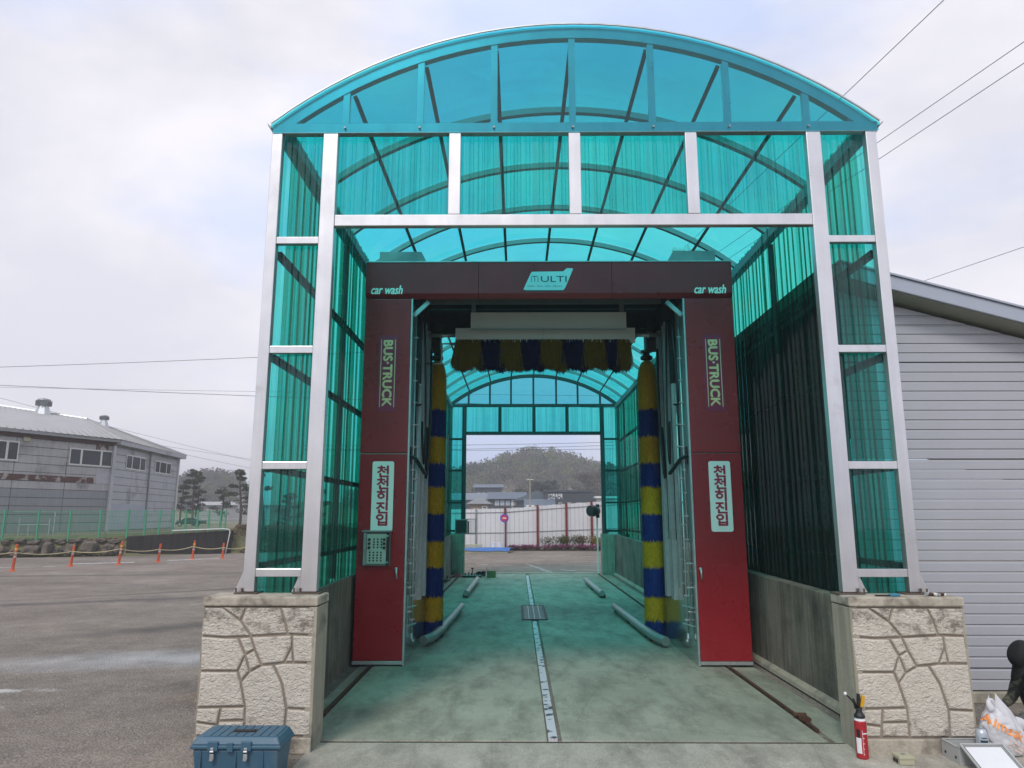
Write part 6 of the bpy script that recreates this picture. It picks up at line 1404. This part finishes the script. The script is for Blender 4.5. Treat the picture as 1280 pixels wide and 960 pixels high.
for i, (x, y, h, wd, m_, lab) in enumerate([(0.3, 126, 6.2, 2.6, G2, 'dark green tree rising behind the blue roofed hall'), (3.2, 126, 7.6, 2.6, G2, 'taller dark green tree right behind the utility pole'), (6.2, 127, 7.6, 2.4, G2, 'green tree between the barn gable and the blossoming tree'), (9.3, 124, 6.2, 1.6, WB, 'pale blossoming tree above the dark hall'), (12.0, 126, 9.0, 3.0, B2, 'brown bare tree above the dark hall'), (15.2, 124, 10.6, 3.2, B2, 'big bare brown tree nearest the signal lamp')]):
    pine(x, y, gz(x, y) - 0.5, h, wd, lab, 30 + i, m_, 'broadleaf_tree', 'trees behind the far halls', crown=0.32, flat=0.85, n=16)
# car beyond the fence
def car(x, y, z, lab):
    t = thing('parked_car', (x, y, z), lab, 'car'); BODY = M('dark_green_grey_car_paint', (0.03, 0.045, 0.045), 0.25, 0.3)
    s__ = 0.52
    prof = [(-2.2, .35), (-2.2, .75), (-2.05, .88), (-1.2, 1.0), (-0.55, 1.38), (0.7, 1.42), (1.5, 1.05), (2.15, .98), (2.2, .4)]
    part('body', MB().prism([(x + a * s__, z + b * s__) for a, b in prof], 'y', y - .85 * s__, y + .85 * s__), BODY, t, bevel=0.03)
    part('side_window', MB().prism([(x + a * s__, z + b * s__) for a, b in ((-1.0, 1.02), (-0.5, 1.32), (0.65, 1.35), (1.2, 1.06))], 'y', y - .865 * s__, y - .852 * s__), GLASSD, t)
    for a in (-1.35, 1.4):
        w_ = part('wheel', MB().tube([(x + a * s__, y - .88 * s__, z + .33 * s__), (x + a * s__, y - .66 * s__, z + .33 * s__)], .33 * s__, 16), BLACK, t); part('rim', MB().tube([(x + a * s__, y - .895 * s__, z + .33 * s__), (x + a * s__, y - .882 * s__, z + .33 * s__)], .2 * s__, 12), GALV, w_)
    part('headlight', MB().box(x - 2.19 * s__, x - 1.9 * s__, y - .858 * s__, y - .6 * s__, z + .66 * s__, z + .78 * s__), WHITEP, t)
car(-27.0, 60, 0.80, 'small dark car parked on the grass seen through the green fence')
struct('car_park_strip', MB().box(-31, -22, 58.6, 62, -0.6, 0.80), M('pale_track', (0.24, 0.22, 0.18), 0.9))
# low wall / guard rail and small pale buildings by the left hill
t = thing('guard_rail', (-27, 72, 1), 'long grey guard rail behind the pines', 'guard rail')
part('rail', MB().box(-38, -14, 72, 72.05, 1.0, 1.12).box(-38, -14, 72, 72.05, 1.35, 1.43), GALV, t)
for i in range(17): part('rail_post', MB().box(-38 + i * 1.5, -37.92 + i * 1.5, 72.06, 72.14, -0.6, 1.45), GALVD, t)
building('far_pale_house', 'small pale house at the foot of the wooded left hill', 'house', -44.5, -42.5, 115, 119, 1.5, 4.6, 'flat', PALEG, PALEG, grp='far buildings')
building('far_long_shed', 'long pale low building behind the guard rail', 'shed', -52, -38, 118, 122, 1.5, 3.4, 'gable_x', PALEG, ROOFG, 0.6, grp='far buildings')

# ------------------------------------------------------------------ overhead wires
def wire(a, b, sag, r, lab, grp='overhead wires'):
    a, b = Vector(a), Vector(b); p = []
    for i in range(25):
        u = i / 24; q_ = a.lerp(b, u); q_.z -= sag * 4 * u * (1 - u); p.append(q_)
    return solo('overhead_wire', MB().tube(p, r, 5), HOSE, lab, 'wire', tuple(a), grp)
PP = Vector((9.53, 38, 0))
up = thing('utility_pole', (9.53, 38.3, 0), 'tall utility pole behind the gantry carrying the three wires', 'utility pole', 'far utility poles')
part('pole_shaft', MB().tube([(9.53, 38.3, -.5), (9.53, 38.3, 16.6)], [0.2, 0.13], 10), BOARD, up); part('crossarm', MB().box(8.7, 10.4, 38.22, 38.38, 16.3, 16.42), BOARD, up)
for dx in (-.7, 0, .7): part('insulator', MB().lathe([(.05, 0), (.07, .08), (.03, .2)], 9.53 + dx, 38.3, 8, 16.42), BOARD, up)
def extr(a, b, k): a, b = Vector(a), Vector(b); return a + (b - a) * k
wire((9.53, 38.2, 16.62), (10.95, 6.0, 13.1), 0.0, 0.011, 'topmost overhead wire climbing steeply to the upper corner')
wire((9.55, 38.2, 15.0), (14.1, 3.0, 12.0), 0.0, 0.010, 'middle overhead wire above the grey warehouse'); wire((9.7, 38.2, 14.4), (14.0, 3.0, 11.5), 0.0, 0.010, 'lowest of the three parallel overhead wires')
wire((14.73, 26.0, 10.166), (14.85, 14.0, 8.6), 0.0, 0.009, 'short wire just over the warehouse roof')
wire((-58, 60, 13.9), (10, 62, 17.3), 0.35, 0.022, 'highest long wire crossing the sky behind the canopy'); wire((-58, 60, 13.35), (10, 62, 10.9), 0.2, 0.022, 'dark lower wire crossing above the factory roof'); wire((-58, 61, 12.95), (10, 62, 12.0), 0.1, 0.012, 'thin pale wire just above the dark lower wire')
for i, (z0, z1) in enumerate(((9.15, 9.75), (8.75, 8.85), (8.55, 9.5))): wire((-24, 80, z0 + 0.3), (24, 80, z1 + 0.5), 0.3, 0.022, ('distant wire crossing above the hilltop, upper of three', 'distant wire crossing above the hill, with a dark clamp', 'distant wire sloping across the rear opening')[i])
for i, (a, b) in enumerate((((-50, 48, 13.5), (-22, 75, 6.0)), ((-50, 48, 12.0), (-22, 78, 5.4)), ((-50, 52, 10.8), (-20, 82, 6.6)))): wire(a, b, 0.3, 0.012, ('thin wire slanting down over the factory roof, upper one', 'thin wire slanting down over the factory roof, lower one', 'thin wire sagging behind the roof ventilators')[i])

# ------------------------------------------------------------------ haze
hm_ = bpy.data.materials.new('haze'); hm_.use_nodes = True; hn = hm_.node_tree.nodes; hn.clear()
ho = hn.new('ShaderNodeOutputMaterial'); pv = hn.new('ShaderNodeVolumePrincipled'); pv.inputs['Color'].default_value = (0.86, 0.87, 0.95, 1); pv.inputs['Density'].default_value = 0.0023; pv.inputs['Anisotropy'].default_value = 0.2
hm_.node_tree.links.new(pv.outputs[0], ho.inputs['Volume'])
hb = MB().box(-430, 430, -85, 710, -4.0, 27.0)
hz = mesh_obj('haze', hb, hm_, None, kind='stuff')
